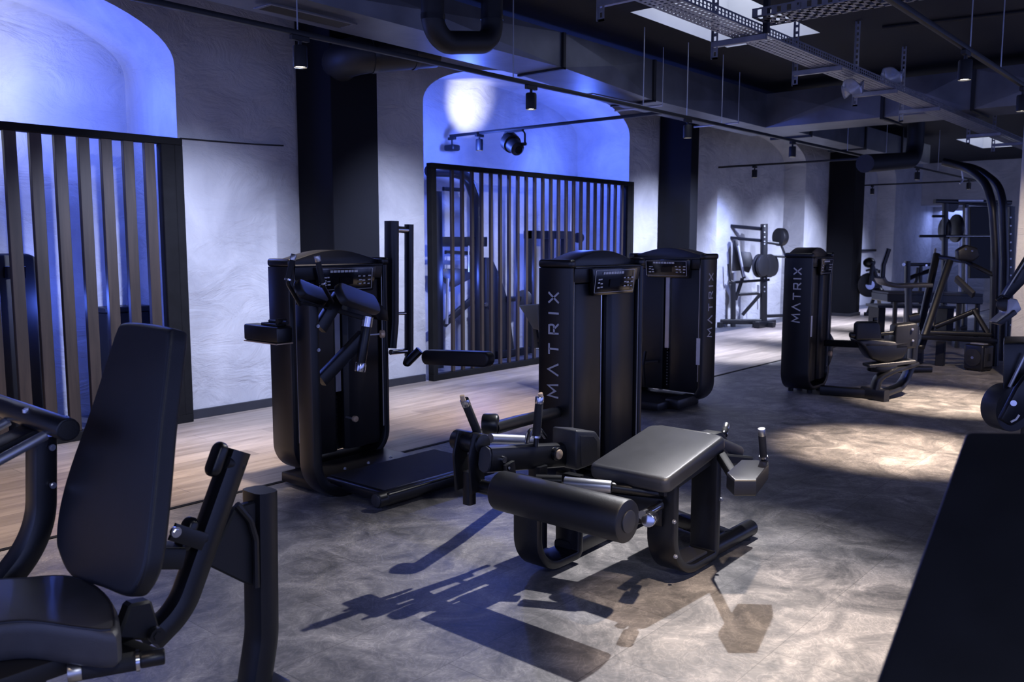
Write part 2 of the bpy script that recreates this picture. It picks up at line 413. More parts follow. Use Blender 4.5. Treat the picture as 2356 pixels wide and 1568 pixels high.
# ================================================================== SLAT SCREENS
def screen(x0, x1, pitch, first, fwid, fdep, label, n):
    y = 7.235; zt = 2.50
    r = thing('slat_screen', label, 'screen', ((x0+x1)/2, y, 0), 'slatted screens closing the wall arches')
    B().box((x0, y-.045, zt-.06), (x1, y+.045, zt), .004, 1).build('top_rail', DKWOOD, r)
    B().box((x0, y-.045, 0), (x1, y+.045, .075), .004, 1).build('bottom_rail', DKWOOD, r)
    for a in (x0, x1-.075): B().box((a, y-.045, .075), (a+.075, y+.045, zt-.06), .004, 1).build('end_post', DKWOOD, r)
    s = B()
    for k in range(n):
        x = first+pitch*k
        if x+fwid < x1-.08: s.box((x, y-fdep, .075), (x+fwid, y+fdep, zt-.06), .003, 1)
    s.build('slat_panel', SLATW, r)
    return r
screen(-.23, 3.985, .1815, 2.564-.1815*15, .088, .024, 'brown slatted wooden screen in the left arch behind the foreground seat', 24)
screen(6.99, 11.19, .1700, 7.335, .042, .019, 'slatted wooden screen with narrow slats in the middle arch behind the machines', 23)
s2 = B().box((11.02, 7.19, .075), (11.115, 7.28, 2.44), .004, 1)
S2 = [o for o in COL.objects if o.name.startswith('slat_screen')][1]
s2.build('end_panel', DKWOOD, S2)
s1 = B().box((3.79, 7.19, .075), (3.91, 7.28, 2.44), .004, 1)
s1.build('end_panel', DKWOOD, [o for o in COL.objects if o.name.startswith('slat_screen')][0])

# ================================================================== CEILING SERVICES
ZT = 2.97; YT1 = 4.92; YT2 = 1.70
def track(name, a, b, label, rods=()):
    a, b = V(a), V(b)
    r = thing(name, label, 'lighting track', (a+b)/2)
    d = (b-a).normalized(); side = V((-d.y, d.x, 0))
    B().bar(a, b, .036, .034, side, .1).build('rail', BLKM, r)
    for p in rods:
        B().cyl((p[0], p[1], ZT+.015), (p[0], p[1], ZC), .005, 8).build('hanging_rod', STEELR, r)
    return r
rx = [W(px, py, Y=YT1).x for px, py in ((685, 80), (1181, 178), (1480, 243), (1580, 280), (1660, 295))]
track('track_rail', (-2, YT1, ZT), (22.6, YT1, ZT), 'long black lighting track hanging along the arched wall under the duct', [(x, YT1) for x in rx]+[(13.6, YT1), (15.4, YT1), (18.5, YT1)])
track('track_rail', (-2, YT2, ZT), (14.5, YT2, ZT), 'black lighting track over the right side of the floor', [(W(2233, 100, Y=YT2).x, YT2), (W(2306, 100, Y=YT2).x, YT2)])
pa = W(1030, 312, Z=ZT); pb = W(1510, 262, Z=ZT)
XP1 = (pa.x+pb.x)/2
track('track_rail', (XP1, YT1+.03, ZT), (XP1, min(pa.y, 8.1), ZT), 'short cross track reaching into the blue middle arch')
XP2 = W(1780, 377, Z=ZT).x
track('track_rail', (XP2, YT1+.03, ZT), (XP2, 7.7, ZT), 'short cross track reaching into the third arch')
XP3 = W(2110, 421, Z=ZT).x
track('track_rail', (XP3, YT1+.03, ZT), (XP3, 7.6, ZT), 'short cross track reaching into the farthest arch')

def spotlight(loc, label, r=.047, h=.135, lens=LENS):
    t = thing('track_spotlight', label, 'spotlight', loc, 'track spotlights')
    x, y, z = loc
    B().box((x-.07, y-.017, z-.05), (x+.07, y+.017, z-.017), .003, 1).build('adapter', BLKM, t)
    B().cyl((x, y, z-.085), (x, y, z-.05), .012, 10).build('stem', BLKM, t)
    hb = B(); n = 28
    prof = [(r*.9, -.08), (r, -.09), (r, -.08-h), (r-.005, -.085-h), (r-.008, -.07-h)]
    rings = [[V((x+math.cos(2*math.pi*k/n)*q, y+math.sin(2*math.pi*k/n)*q, z+zz)) for k in range(n)] for q, zz in prof]
    hb.faces(rings, cap=False); hb.bm.faces.new([hb.bm.verts.new(p) for p in rings[0]])
    hb.build('housing', BLKM, t)
    B().cyl((x, y, z-.075-h), (x, y, z-.068-h), r-.008, 24).build('lens', lens, t)
    return t
def lamp(loc, aim, power, deg, blend, color, radius=.035, name='spot_beam'):
    l = bpy.data.lights.new(name, 'SPOT'); l.energy = power; l.spot_size = math.radians(deg); l.spot_blend = blend
    l.color = color; l.shadow_soft_size = radius
    ob = bpy.data.objects.new(name, l); COL.objects.link(ob); ob.location = V(loc)
    ob.rotation_euler = (V(aim)-V(loc)).to_track_quat('-Z', 'Y').to_euler(); return ob
def area(loc, aim, power, sx, sy, color, name='area_glow'):
    l = bpy.data.lights.new(name, 'AREA'); l.shape = 'RECTANGLE'; l.size = sx; l.size_y = sy; l.energy = power; l.color = color
    ob = bpy.data.objects.new(name, l); COL.objects.link(ob); ob.location = V(loc)
    ob.rotation_euler = (V(aim)-V(loc)).to_track_quat('-Z', 'Y').to_euler(); return ob
WARM = (1, .81, .65); NEUT = (.86, .89, 1); BLUE = (.09, .17, 1)
base = None
t1 = [(W(690, 115, Y=YT1).x, 'nearest track spotlight in front of the first black column'), (W(1222, 225, Y=YT1).x, 'track spotlight hanging in front of the blue middle arch'),
      (W(1582, 300, Y=YT1).x, 'track spotlight in front of the second black column'), (W(1823, 350, Y=YT1).x, 'track spotlight at the right side of the third arch'),
      (W(1997, 390, Y=YT1).x, 'track spotlight beside the third black column'), (W(2110, 413, Y=YT1).x, 'track spotlight past the third black column'),
      (W(2228, 440, Y=YT1).x, 'bright farthest track spotlight at the end of the long track')]
for i, (x, lab) in enumerate(t1):
    if base is None: base = spotlight((x, YT1, ZT), lab)
    else: dup(base, (x, YT1, ZT), lab)
for x, lab in ((W(2222, 130, Y=YT2).x, 'large near track spotlight on the right hand track'), (W(2352, 235, Y=YT2).x, 'track spotlight at the right edge of the picture')):
    dup(base, (x, YT2, ZT), lab)
dup(base, (XP2, W(1736, 395, X=XP2).y, ZT), 'small spotlight on the cross track in the third arch')
dup(base, (XP3, W(2007, 437, X=XP3).y, ZT), 'small spotlight on the cross track in the farthest arch')
dup(base, (XP1, W(1103, 322, X=XP1).y, ZT), 'small black spotlight on the cross track in the blue arch')
# flat lamp and stage lamp on the blue arch track
y1 = W(1040, 328, X=XP1).y
t = thing('track_flood_lamp', 'flat black flood lamp at the end of the cross track', 'lamp', (XP1, y1, ZT))
B().box((XP1-.02, y1-.06, ZT-.05), (XP1+.02, y1+.06, ZT-.0168), .003, 1).build('adapter', BLKM, t)
B().cyl((XP1, y1, ZT-.12), (XP1, y1, ZT-.05), .012, 10).build('stem', BLKM, t)
B().box((XP1-.07, y1-.085, ZT-.19), (XP1+.07, y1+.085, ZT-.115), .02, 3).build('lamp_body', BLKM, t)
y2 = W(1183, 320, X=XP1).y
t = thing('stage_lamp', 'round black stage lamp in a yoke on the cross track', 'lamp', (XP1, y2, ZT))
B().box((XP1-.02, y2-.14, ZT-.035), (XP1+.02, y2+.14, ZT-.0165), .003, 1).build('adapter', BLKM, t)
B().strap([(XP1, y2-.17, ZT-.19), (XP1, y2-.17, ZT-.035), (XP1, y2+.17, ZT-.035), (XP1, y2+.17, ZT-.19)], (1, 0, 0), .03, .008, .05, 5).build('yoke', BLKM, t)
lb = B()
c0 = V((XP1, y2, ZT-.2)); ax = (W(1075, 235, Y=8.26)-c0).normalized(); ST_C, ST_AX = c0.copy(), ax.copy()
lb.tube([c0-ax*.13, c0-ax*.10, c0+ax*.05, c0+ax*.05, c0+ax*.15], [.05, .085, .095, .115, .12], 0, 24)
for sx in (-1, 1): lb.cyl((XP1, y2+sx*.09, ZT-.19), (XP1, y2+sx*.185, ZT-.19), .02, 12)
lb.build('lamp_body', BLKM, t)
B().cyl(c0-ax*.145, c0-ax*.128, .045, 20).build('lens', SCREEN, t)

# ---- rectangular duct along the wall, its turn, vents, round ducts
YD = 5.3
zl = W(961, 63, Y=YD).z; zr = W(1761, 294, Y=YD).z; xt = W(1761, 294, Y=YD).x; zt_ = 3.62
t = thing('rectangular_duct', 'large grey rectangular air duct running above the lighting track and turning right', 'duct', (6, YD+.25, 3.3))
def ductbox(b, x0, x1, ya, yb_, za, zb, zc):
    b.prism([(x0, ya, za), (x0, yb_, za), (x0, yb_, zc), (x0, ya, zc)], (x1-x0, 0, 0), .004, 1)
xa = W(735, 0, Y=YD).x; x1_ = W(1294, 153, Y=YD).x
YB = 5.86
db = B()
for (xx0, xx1, z0, z1) in ((-2, 3.2, zl, zl), (3.2, x1_, zl, zl-.03), (x1_, 8.6, zl-.03, zr+.02), (8.6, xt+.75, zr+.02, zr)):
    # each length has a slightly crossed (X-broken) side panel
    yc = YD-.012
    A = [(xx0, YD, z0), (xx1, YD, z1), (xx1, YD, zt_), (xx0, YD, zt_)]; cm = V(((xx0+xx1)/2, YD-.028, (z0+z1)/2*.5+zt_*.5))
    for k in range(4): db.bm.faces.new([db.bm.verts.new(V(p)) for p in (A[k], A[(k+1) % 4], cm)])
    db.quad((xx0, YD, z0), (xx0, YB, z0), (xx1, YB, z1), (xx1, YD, z1)); db.quad((xx0, YD, zt_), (xx1, YD, zt_), (xx1, YB, zt_), (xx0, YB, zt_)); db.quad((xx0, YB, z0), (xx0, YB, zt_), (xx1, YB, zt_), (xx1, YB, z1))
db.build('duct_run', GALV, t, False)
jb = B()
for x, z in ((3.2, zl), (x1_, zl-.03), (8.6, zr+.02)):
    jb.box((x-.02, YD-.03, z-.02), (x+.02, YD-.002, zt_), .002, 1); jb.box((x-.02, YD-.03, z-.022), (x+.02, YB, z-.002), .002, 1)
jb.build('flange_joint', BLKM, t)
# turn to the right (-Y)
xd0, xd1 = xt, xt+.75; y_end = 1.2
d2 = B()
ys = [YD, W(2030, 265, X=xd0).y, W(2238, 240, X=xd0).y, y_end]
for k in range(3):
    ya, yc = ys[k], ys[k+1]
    A = [(xd0, ya, zr), (xd0, yc, zr), (xd0, yc, zt_), (xd0, ya, zt_)]; cm = V((xd0-.03, (ya+yc)/2, (zr+zt_)/2))
    for q in range(4): d2.bm.faces.new([d2.bm.verts.new(V(p)) for p in (A[q], A[(q+1) % 4], cm)])
d2.quad((xd0, YD, zr), (xd0, y_end, zr), (xd1, y_end, zr), (xd1, YD, zr)); d2.quad((xd0, YD, zt_), (xd0, y_end, zt_), (xd1, y_end, zt_), (xd1, YD, zt_))
d2.quad((xd1, YD, zr), (xd1, y_end, zr), (xd1, y_end, zt_), (xd1, YD, zt_)); d2.quad((xd0, y_end, zr), (xd1, y_end, zr), (xd1, y_end, zt_), (xd0, y_end, zt_))
d2.build('duct_branch', GALV, t, False)
jb = B()
for y in ys[1:3]:
    jb.box((xd0-.035, y-.02, zr-.02), (xd0-.003, y+.02, zt_), .002, 1); jb.box((xd0-.03, y-.02, zr-.024), (xd1, y+.02, zr-.002), .002, 1)
jb.build('flange_joint', BLKM, t)
for x in (W(1525, 190, Y=YD-.05).x, W(1700, 240, Y=YD-.05).x, 1.5):
    B().cyl((x, YD-.05, zr-.03), (x, YD-.05, ZC), .005, 8).cyl((x, YD-.05, zr-.028), (x, YB+.03, zr-.028), .012, 8).build('hanging_rod', STEELR, t)
# far duct beyond the turn
t = thing('rectangular_duct', 'dark far duct beyond the turn, above the third black column', 'duct', (15, 5.3, 3.2))
b = B().box((xd1+.02, 5.35, zr+.06), (19.5, 5.95, zt_-.02), .004, 1); b.build('duct_run', GALV, t)
jb = B()
for x in (13.2, 15.6, 17.6): jb.box((x-.025, 5.32, zr+.03), (x+.025, 5.98, ZC-.003), .003, 1)
jb.build('flange_joint', BLKM, t)
# vents under the duct
def vent(x0, x1, y0, y1, z, label):
    r = thing('air_vent', label, 'vent', ((x0+x1)/2, (y0+y1)/2, z-.01), 'ceiling vents under the duct')
    z -= .002; f = B()
    for a, b_ in (((x0, y0), (x1, y0+.03)), ((x0, y1-.03), (x1, y1)), ((x0, y0+.03), (x0+.03, y1-.03)), ((x1-.03, y0+.03), (x1, y1-.03))):
        f.box((a[0], a[1], z-.014), (b_[0], b_[1], z-.001), .002, 1)
    f.build('frame', GALV, r)
    g = B(); n = 4
    for k in range(n):
        y = y0+.04+(y1-y0-.08)*(k+.5)/n; g.obox(V(((x0+x1)/2, y, z-.009)), V(((x1-x0)/2-.03, 0, 0)), V((0, .011, -.004)), V((0, .0008, .002)))
    g.build('grille', BLKM, r)
    return r
va, vb = W(575, 8, Z=zl), W(745, 45, Z=zl)
vent(va.x, vb.x+.15, YD+.15, YD+.37, zl-.031, 'dark slot vent under the duct at the top left')
va = W(1320, 190, Z=zl-.03)
_f = (va.x+1.0-x1_)/(8.6-x1_)
vent(va.x, va.x+1.0, YD+.15, YD+.37, min(zr+.0, zl-.034), 'dark slot vent under the duct before the middle arch')
# round U-shaped duct
yr = 4.72
q = lambda x, y: W(x, y, Y=yr)
t = thing('round_duct', 'black round duct bent in a U shape under the ceiling', 'duct', q(1065, 100))
qa, qb = q(996, 98), q(1132, 98)
B().tube([V((qa.x, qa.y, ZC-.002)), qa, qb, V((qb.x, qb.y, ZC-.002))], .085, .16, 20, 10).build('pipe', BLKM, t)
cl = B()
for p in (q(996, 40), q(1132, 40)): cl.cyl(p-V((0, 0, .02)), p+V((0, 0, .02)), .09, 20)
cl.build('clamp_ring', BLK, t)
t = thing('round_duct', 'thick black round duct crossing to the head of the first column', 'duct', (4.9, 6.2, 3.3))
p0 = W(1000, 112, Y=6.1); p1 = W(790, 128, Y=6.45); p2 = V((5.5, 6.95, p1.z))
B().tube([p0, p1, p2], .17, .25, 20, 8).build('pipe', BLKM, t)
cl = B()
dd = (p1-p0).normalized()
for k in (.25, .7): cl.cyl(p0+(p1-p0)*k-dd*.02, p0+(p1-p0)*k+dd*.02, .178, 20)
cl.build('clamp_ring', BLK, t)
t = thing('round_duct', 'small black duct elbow by the third black column', 'duct', W(2100, 350, Y=5.0))
q = lambda x, y: W(x, y, Y=4.4)
qt = q(2104, 368); qt.z = ZC-.002
B().tube([qt, q(2104, 368), q(1990, 376)], .13, .3, 16, 8).build('pipe', BLKM, t)
# ---- perforated cable tray on strip hangers
hp = [W(px, top_, Z=ZC) for px, top_ in ((1965, 52), (2065, 108), (2145, 158))]
YH = 3.19; pit = (hp[2].x-hp[0].x)/2
def slotted(b, x, y, z0, z1, w=.045):
    """slotted strip: two edge bars joined by bridges so the slots are real holes"""
    for s in (-1, 1): b.box((x-.003, y+s*(w/2-.006)-.006, z0), (x+.003, y+s*(w/2-.006)+.006, z1))
    b.box((x-.003, y-w/2, z0), (x+.003, y+w/2, z0+.014)); z = z0
    while z < z1: b.box((x-.003, y-w/2+.012, z), (x+.003, y+w/2-.012, min(z1, z+.022))); z += .055
    b.box((x-.02, y+w/2-.004, z0), (x+.003, y+w/2, z1))
zb = 1.6+(ZC-1.6)/1.606
t = thing('cable_tray', 'long perforated grey cable tray hung from slotted strips', 'cable tray', (6, YH-.25, zb+.1))
TY0, TY1, TZ = YH-.37, YH-.14, zb+.13
tr = B()
X0, X1 = -1.0, 19.0
x = 2.5
for (y0, y1) in ((TY0, TY0+.02), (TY1-.02, TY1)): tr.box((X0, y0, TZ), (X1, y1, TZ+.002))
for y in (TY0, TY1): tr.box((X0, y-.001, TZ), (X1, y+.001, TZ+.012)); tr.box((X0, y-.001, TZ+.050), (X1, y+.001, TZ+.062)); tr.box((X0, y-.001, TZ+.028), (X1, y+.001, TZ+.034))
while x < 16:
    tr.box((x, TY0, TZ+.012), (x+.02, TY0+.002, TZ+.05)); tr.box((x, TY1-.002, TZ+.012), (x+.02, TY1, TZ+.05))
    tr.obox(V((x+.02, (TY0+TY1)/2, TZ+.001)), V((.012, .0, 0)), V((.0, (TY1-TY0)/2-.015, 0)), V((0, 0, .001)))
    x += .05
for f in (.22, .4, .6, .78): tr.box((2.4, TY0+(TY1-TY0)*f-.012, TZ), (16, TY0+(TY1-TY0)*f+.012, TZ+.002))
tr.box((16, TY0, TZ), (X1, TY1, TZ+.002)); tr.build('tray', GALVL, t, False)
for k in range(-4, 5):
    x = 8.97+1.47*k
    if xd0-.06 < x < xd1+.06: continue
    h = B(); slotted(h, x, YH, zb, ZC); h.build('strip_hanger', GALVL, t, False)
    B().box((x-.02, TY0-.03, TZ-.045), (x+.02, YH+.02, TZ-.003), .003, 1).build('support_arm', GALVL, t)
# crossing tray towards the right
t = thing('cable_tray', 'short perforated cable tray crossing under the near rooflight', 'cable tray', (6.2, 2.0, TZ+.1))
pX = W(1720, 60, Z=TZ+.02).x
tr = B(); y = TY0-.01; xw = .3
for xx in (pX, pX+xw): tr.box((xx-.001, -.5, TZ+.07), (xx+.001, y, TZ+.08)); tr.box((xx-.001, -.5, TZ+.118), (xx+.001, y, TZ+.13))
tr.box((pX, -.5, TZ+.07), (pX+.02, y, TZ+.072)); tr.box((pX+xw-.02, -.5, TZ+.07), (pX+xw, y, TZ+.072))
yy = y
while yy > .2:
    for xx in (pX, pX+xw): tr.box((xx-.001, yy-.04, TZ+.08), (xx+.001, yy, TZ+.118))
    tr.box((pX, yy-.03, TZ+.07), (pX+xw, yy, TZ+.072)); yy -= .07
for f in (.3, .7): tr.box((pX+xw*f-.02, .1, TZ+.07), (pX+xw*f+.02, y, TZ+.072))
tr.build('tray', GALVL, t, False)
hx = W(1763, 60, Z=TZ+.05); h = B().box((hx.x-.02, hx.y-.02, TZ+.0), (hx.x+.02, hx.y+.02, ZC), .002, 1); h.build('post_hanger', BLKM, t)
# crumpled clear wrap left on the tray
def wrap(c, r, label):
    b = B(); n, m = 16, 7
    rings = []
    for i in range(m+1):
        u = i/m; ring = []
        for k in range(n):
            a = 2*math.pi*k/n; q = r*(.55+.5*u)*(1+.18*math.sin(3*a+i*1.3))
            ring.append(V(c)+V((math.cos(a)*q*.8, (u-.5)*r*2.2, math.sin(a)*q+.03*math.sin(a*2+i))))
        rings.append(ring)
    b.faces(rings, cap=False)
    o = b.build('plastic_wrap', CLEAR); md = o.modifiers.new('thickness', 'SOLIDIFY'); md.thickness = .004
    tag(o, label, 'plastic wrap')
cxw = W(1990, 190, Z=TZ+.12)
wrap((cxw.x, TY0+.075, TZ+.155), .085, 'cup of clear plastic wrap sitting on the cable tray')
cxw = W(1915, 195, Z=TZ-.05)
wrap((cxw.x, TY0+.08, TZ-.095), .075, 'crumpled clear plastic wrap hanging under the cable tray')
ca, cb_ = W(2030, 66, Z=ZC-.03), W(2420, 22, Z=ZC-.03)
tag(B().cyl((ca.x, ca.y, ZC-.02), (cb_.x, cb_.y, ZC-.02), .018, 10).build('ceiling_conduit', BLKM), 'thin dark conduit fixed to the black ceiling beside the right track', 'conduit')
# ================================================================== WEIGHT STACK TOWERS
GLYPH = {'M': ([((0, 0), (.1, 1), (.5, .3), (.9, 1), (1, 0))], 1.0), 'A': ([((0, 0), (.45, 1), (.9, 0))], .9), 'T': ([((0, .93), (.85, .93)), ((.425, .93), (.425, 0))], .85),
         'R': ([((.05, 0), (.05, .93), (.68, .93), (.72, .8), (.72, .58), (.66, .45), (.05, .45)), ((.4, .45), (.8, 0))], .8), 'I': ([((.08, 0), (.08, 1))], .16), 'X': ([((0, 0), (.8, 1)), ((0, 1), (.8, 0))], .8)}
def lettering(word, origin, s, t, n, size, gap=.42, th=.15):
    """stroke letters: s = reading direction, t = letter up, n = outward"""
    origin, s, t, n = V(origin), V(s), V(t), V(n); b = B(); x = 0
    for ch in word:
        strokes, w = GLYPH[ch]
        for st in strokes:
            pts = [origin+s*((x+p[0])*size)+t*(p[1]*size) for p in st]
            b.strap([p+n*.001 for p in pts], t.cross(s).normalized(), .0025, th*size, 0, 4, .05)
        x += w+gap
    return b, x*size
def tower(root, O, u, n, w, d, h, text=None, tz=(.5, 1.2), tsize=.07, sticker=None, rods=2, side_w=.05, chain=False):
    O, u, n = V(O), V(u), V(n); Z = V((0, 0, 1)); k = -n
    T = lambda a, b, c: O+u*a+k*b+Z*c
    P = lambda b, name, m, par=root: b.build(name, m, par)
    ht = h-.06
    # U shaped outer shell: two sides curving under at the base
    sh = B(); mid = k*(d/2)
    r = .17
    path = [T(side_w/2, 0, ht)+mid, T(side_w/2, 0, .055)+mid, T(w-side_w/2, 0, .055)+mid, T(w-side_w/2, 0, ht)+mid]
    sh.strap(path, k, d, side_w, r, 10, .35)
    shell = P(sh, 'side_shell', BLK)
    # seam line of the shell
    sb = B()
    for a in (side_w+.004, w-side_w-.004):
        sb.prism([T(a-.004, .012, .25), T(a+.004, .012, .25), T(a+.004, .012, ht-.02), T(a-.004, .012, ht-.02)], k*.004)
    P(sb, 'seam_trim', SILV, shell)
    cp = B()
    for a in (0, w-side_w):
        cp.prism([T(a-.002, -.004, ht), T(a+side_w+.012, -.004, ht), T(a+side_w+.012, d+.002, ht), T(a-.002, d+.002, ht)], Z*.055, .02, 4)
    P(cp, 'top_cap', BLK)
    # shrouds, left and right of the slot
    wi0, wi1 = side_w+.012, w-side_w-.012; sl = .035; c0, c1 = .13, ht-.10
    for a0, a1 in ((wi0, w/2-sl), (w/2+sl, wi1)):
        am = (a0+a1)/2
        pr = [T(a0, .045, 0), T(a0+.03, .022, 0), T(am-.01, .018, 0), T(am+.01, .026, 0), T(a1-.03, .026, 0), T(a1, .04, 0), T(a1, .12, 0), T(a0, .12, 0)]
        P(B().prism([p+Z*c0 for p in pr], Z*(c1-c0), .006, 2), 'shroud', SHROUD)
    P(B().prism([T(wi0-.01, d*.72, .1), T(wi1+.01, d*.72, .1), T(wi1+.01, d*.72, c1), T(wi0-.01, d*.72, c1)], k*.03), 'back_panel', SHROUD)
    gr = B()
    offs = (-.012, .014) if rods == 2 else ()
    if rods == 1: gr.prism([T(w/2-.024, .055, .55), T(w/2+.024, .055, .55), T(w/2+.024, .055, c1), T(w/2-.024, .055, c1)], k*.02, .003, 1)
    for a in offs: gr.cyl(T(w/2+a, .075, .12), T(w/2+a, .075, c1), .0075 if rods == 2 else .012, 12)
    P(gr, 'guide_rods', STEELR if rods == 1 else CHROME)
    st = B()
    for i in range(12):
        z0 = .14+i*.031; st.prism([T(w/2-.12, .125, z0), T(w/2+.12, .125, z0), T(w/2+.12, .215, z0), T(w/2-.12, .215, z0)], Z*.027, .002, 1)
    stk = P(st, 'weight_stack', PLATE)
    if chain:
        dt = B()
        for i in range(14):
            for a in (-.03, .0, .028): dt.cyl(T(w/2+a, .122, .17+i*.03), T(w/2+a, .126, .17+i*.03), .005, 8)
        P(dt, 'hole_print', WHITE, stk)
    # head with console
    hd = B(); hc0, hc1 = c1+.005, ht-.0
    hd.prism([T(wi0-.012, .012, hc0), T(wi0-.012, -.0, hc1), T(wi0-.012, .2, hc1+.012), T(wi0-.012, .2, hc0)], u*(wi1-wi0+.024), .008, 2)
    head = P(hd, 'head', SHROUD)
    P(B().prism([T(wi0-.01, -.006, hc1+.001), T(wi1+.01, -.006, hc1+.001), T(wi1+.01, .09, hc1+.008), T(wi0-.01, .09, hc1+.008)], Z*.008, .002, 1), 'head_ledge', GREYC, head)
    cw = min(.56, (wi1-wi0)*.72); a0 = w/2-cw/2+.03; z0, z1 = hc0-.085, hc1-.006
    con = B().prism([T(a0+.04, -.012, z0), T(a0+cw-.02, -.012, z0), T(a0+cw, -.034, z1), T(a0, -.034, z1)], k*.03, .006, 2)
    con = P(con, 'console', SCREEN)
    # markings on the console: illegible rows of small white print round a display
    fz = lambda a, v: T(a0+a*cw, -.0165-.0205*v, z0+(z1-z0)*v)
    mk = B(); nn = n*.001
    rnd = random.Random(3)
    def rectm(x, v, ww, hh):
        mk.prism([fz(x, v)+nn, fz(x+ww, v)+nn, fz(x+ww, v+hh)+nn, fz(x, v+hh)+nn], n*.0012)
    x = .22
    for i in range(8):
        ww = rnd.uniform(.035, .06); rectm(x, .78, ww, .09); x += ww+.012
    for x0 in (.12, .17, .68, .76, .84):
        for i in range(3):
            rectm(x0+rnd.uniform(-.01, .02), .28+i*.15+rnd.uniform(-.02, .02), rnd.uniform(.03, .05), .05)
    rectm(.06, .10, .86, .012); rectm(.06, .92, .86, .012); rectm(.06, .10, .006, .82); rectm(.914, .10, .006, .82)
    P(mk, 'console_print', WHITE, con)
    P(B().prism([fz(.38, .3)+nn, fz(.6, .3)+nn, fz(.6, .58)+nn, fz(.38, .58)+nn], n*.002), 'display', SCREEN, con)
    # crown arching over the head
    N = 20; lo = hc1+.0; arc = []
    for i in range(N+1):
        f = i/N; arc.append(T(side_w*.6+(w-side_w*1.2)*f, .05, ht+.035+.075*math.sin(math.pi*f)**1.2))
    poly = [T(side_w*.6, .05, lo-.02)]+arc+[T(w-side_w*.6, .05, lo-.02)]
    P(B().prism(poly, k*(d-.07), .008, 2), 'crown', BLK)
    ft = B()
    for a in (.18, w-.18):
        for b_ in (.05, d-.05): ft.cyl(T(a, b_, 0), T(a, b_, .032), .028, 14)
    P(ft, 'feet', RUBBER)
    if text:
        if text == 'left': s0, tt, nn2 = T(-.001, d/2, tz[0]), k, -u; tt = k
        else: s0, tt, nn2 = T(w+.001, d/2, tz[0]), -k, u
        b, L = lettering('MATRIX', (0, 0, 0), (1, 0, 0), (0, 1, 0), (0, 0, 1), 1); b.bm.free()
        gap = ((tz[1]-tz[0])/tsize-5.51+0)/5
        tot = 1+.9+.85+.8+.16+.8; gap = ((tz[1]-tz[0])/tsize-tot)/5
        b, L = lettering('MATRIX', s0-tt*tsize/2, Z, tt, nn2, tsize, gap)
        P(b, 'lettering', LETTER, shell)
    if sticker:
        a, c0_, c1_ = sticker; sgn = a > w/2
        P(B().prism([T(a-.02, -.003, c0_), T(a+.02, -.003, c0_), T(a+.02, -.003, c1_), T(a-.02, -.003, c1_)], n*.002), 'paper_label', WHITE, shell)
    return T
def bolt(b, c, n, r=.012, t=.01):
    c, n = V(c), V(n).normalized(); b.cyl(c, c+n*t, r, 12); b.cyl(c+n*t, c+n*(t+.004), r*.6, 6); return b
def grip(root, a, bnd, tip, r=.017, cap=BRASS, base_r=.012, rod=True):
    """hand grip: steel rod, rubber sleeve, bright collar and end cap"""
    a, tip = V(a), V(tip); d = (tip-a).normalized(); L = (tip-a).length
    pts = ([V(bnd)] if bnd else [])+[a, a+d*.05]
    hb = B().tube(pts, base_r, .04 if bnd else 0, 12); h = hb.build('handle', BLK, root)
    B().cyl(a+d*.02, tip-d*.035, r, 16, .003).build('rubber_grip', RUBBER, h)
    B().cyl(a+d*.012, a+d*.022, r+.004, 16).build('grip_collar', CHROME, h)
    B().cyl(tip-d*.036, tip, r+.001, 16, .002).build('end_cap', cap, h)
    return h

# ================================================================== GLUTE MACHINE (first tower)
root = thing('glute_machine', 'tall black kickback machine with chest pads and standing platform by the first column', 'gym machine', (3.8, 4.6, 0))
p = lambda b, name, m, par=None: b.build(name, m, par or root)
tower(root, (3.40, 4.85, 0), (1, 0, 0), (0, -1, 0), .86, .25, 1.50, rods=1)
kq = W(818, 962, Y=4.80)
kp = p(B().cyl((kq.x-.012, 4.91, kq.z), (kq.x-.012, 4.80, kq.z), .008, 10), 'selector_pin', STEELR)
p(B().cyl((kq.x-.012, 4.805, kq.z), (kq.x-.012, 4.775, kq.z), .022, 18, .005), 'pin_knob', BRASS, kp)
# J shaped front post: flat band curving under at the floor
yj = 4.375
xj = 3.19
J = B().strap([(xj, yj, 1.225), (xj, yj, .035), (3.62, yj, .035)], (0, 1, 0), .155, .07, .23, 12, .25); fp = p(J, 'curved_post', BLK)
bo = B()
for zz in (1.10, .955): bolt(bo, (xj+.015, yj-.078, zz), (0, -1, 0), .011)
for xx in (3.42, 3.55): bolt(bo, (xx, yj-.078, .05), (0, -1, 0), .011)
p(bo, 'bolts', STEELR, fp)
# counterweight beam reaching back past the tower
bb = B().box((3.035, 4.46, .993), (3.145, 4.83, 1.095), .014, 3); cb2 = p(bb, 'rear_beam', BLK)
p(B().box((3.03, 4.47, .986), (3.15, 4.82, .993)), 'beam_underside_strip', BRASS, cb2)
p(B().box((3.05, 4.50, 1.095), (3.13, 4.66, 1.112), .004, 1).cyl((3.06, 4.5, 1.125), (3.12, 4.5, 1.125), .018, 12).cyl((3.09, 4.44, 1.12), (3.09, 4.62, 1.12), .012, 10), 'beam_clamp', BLKM, cb2)
# diagonal braces from post to the front assembly
Yb = 4.33
q = lambda x, y, Y=Yb: W(x, y, Y=Y)
a, b_ = q(738, 875), q(836, 772)
p(B().bar(a, b_, .05, .085, (0, 1, 0), .15), 'brace', BLK)
a, b_ = q(735, 755), q(775, 690)
p(B().bar(a, b_+(b_-a)*.15, .05, .085, (0, 1, 0), .15), 'brace', BLK)
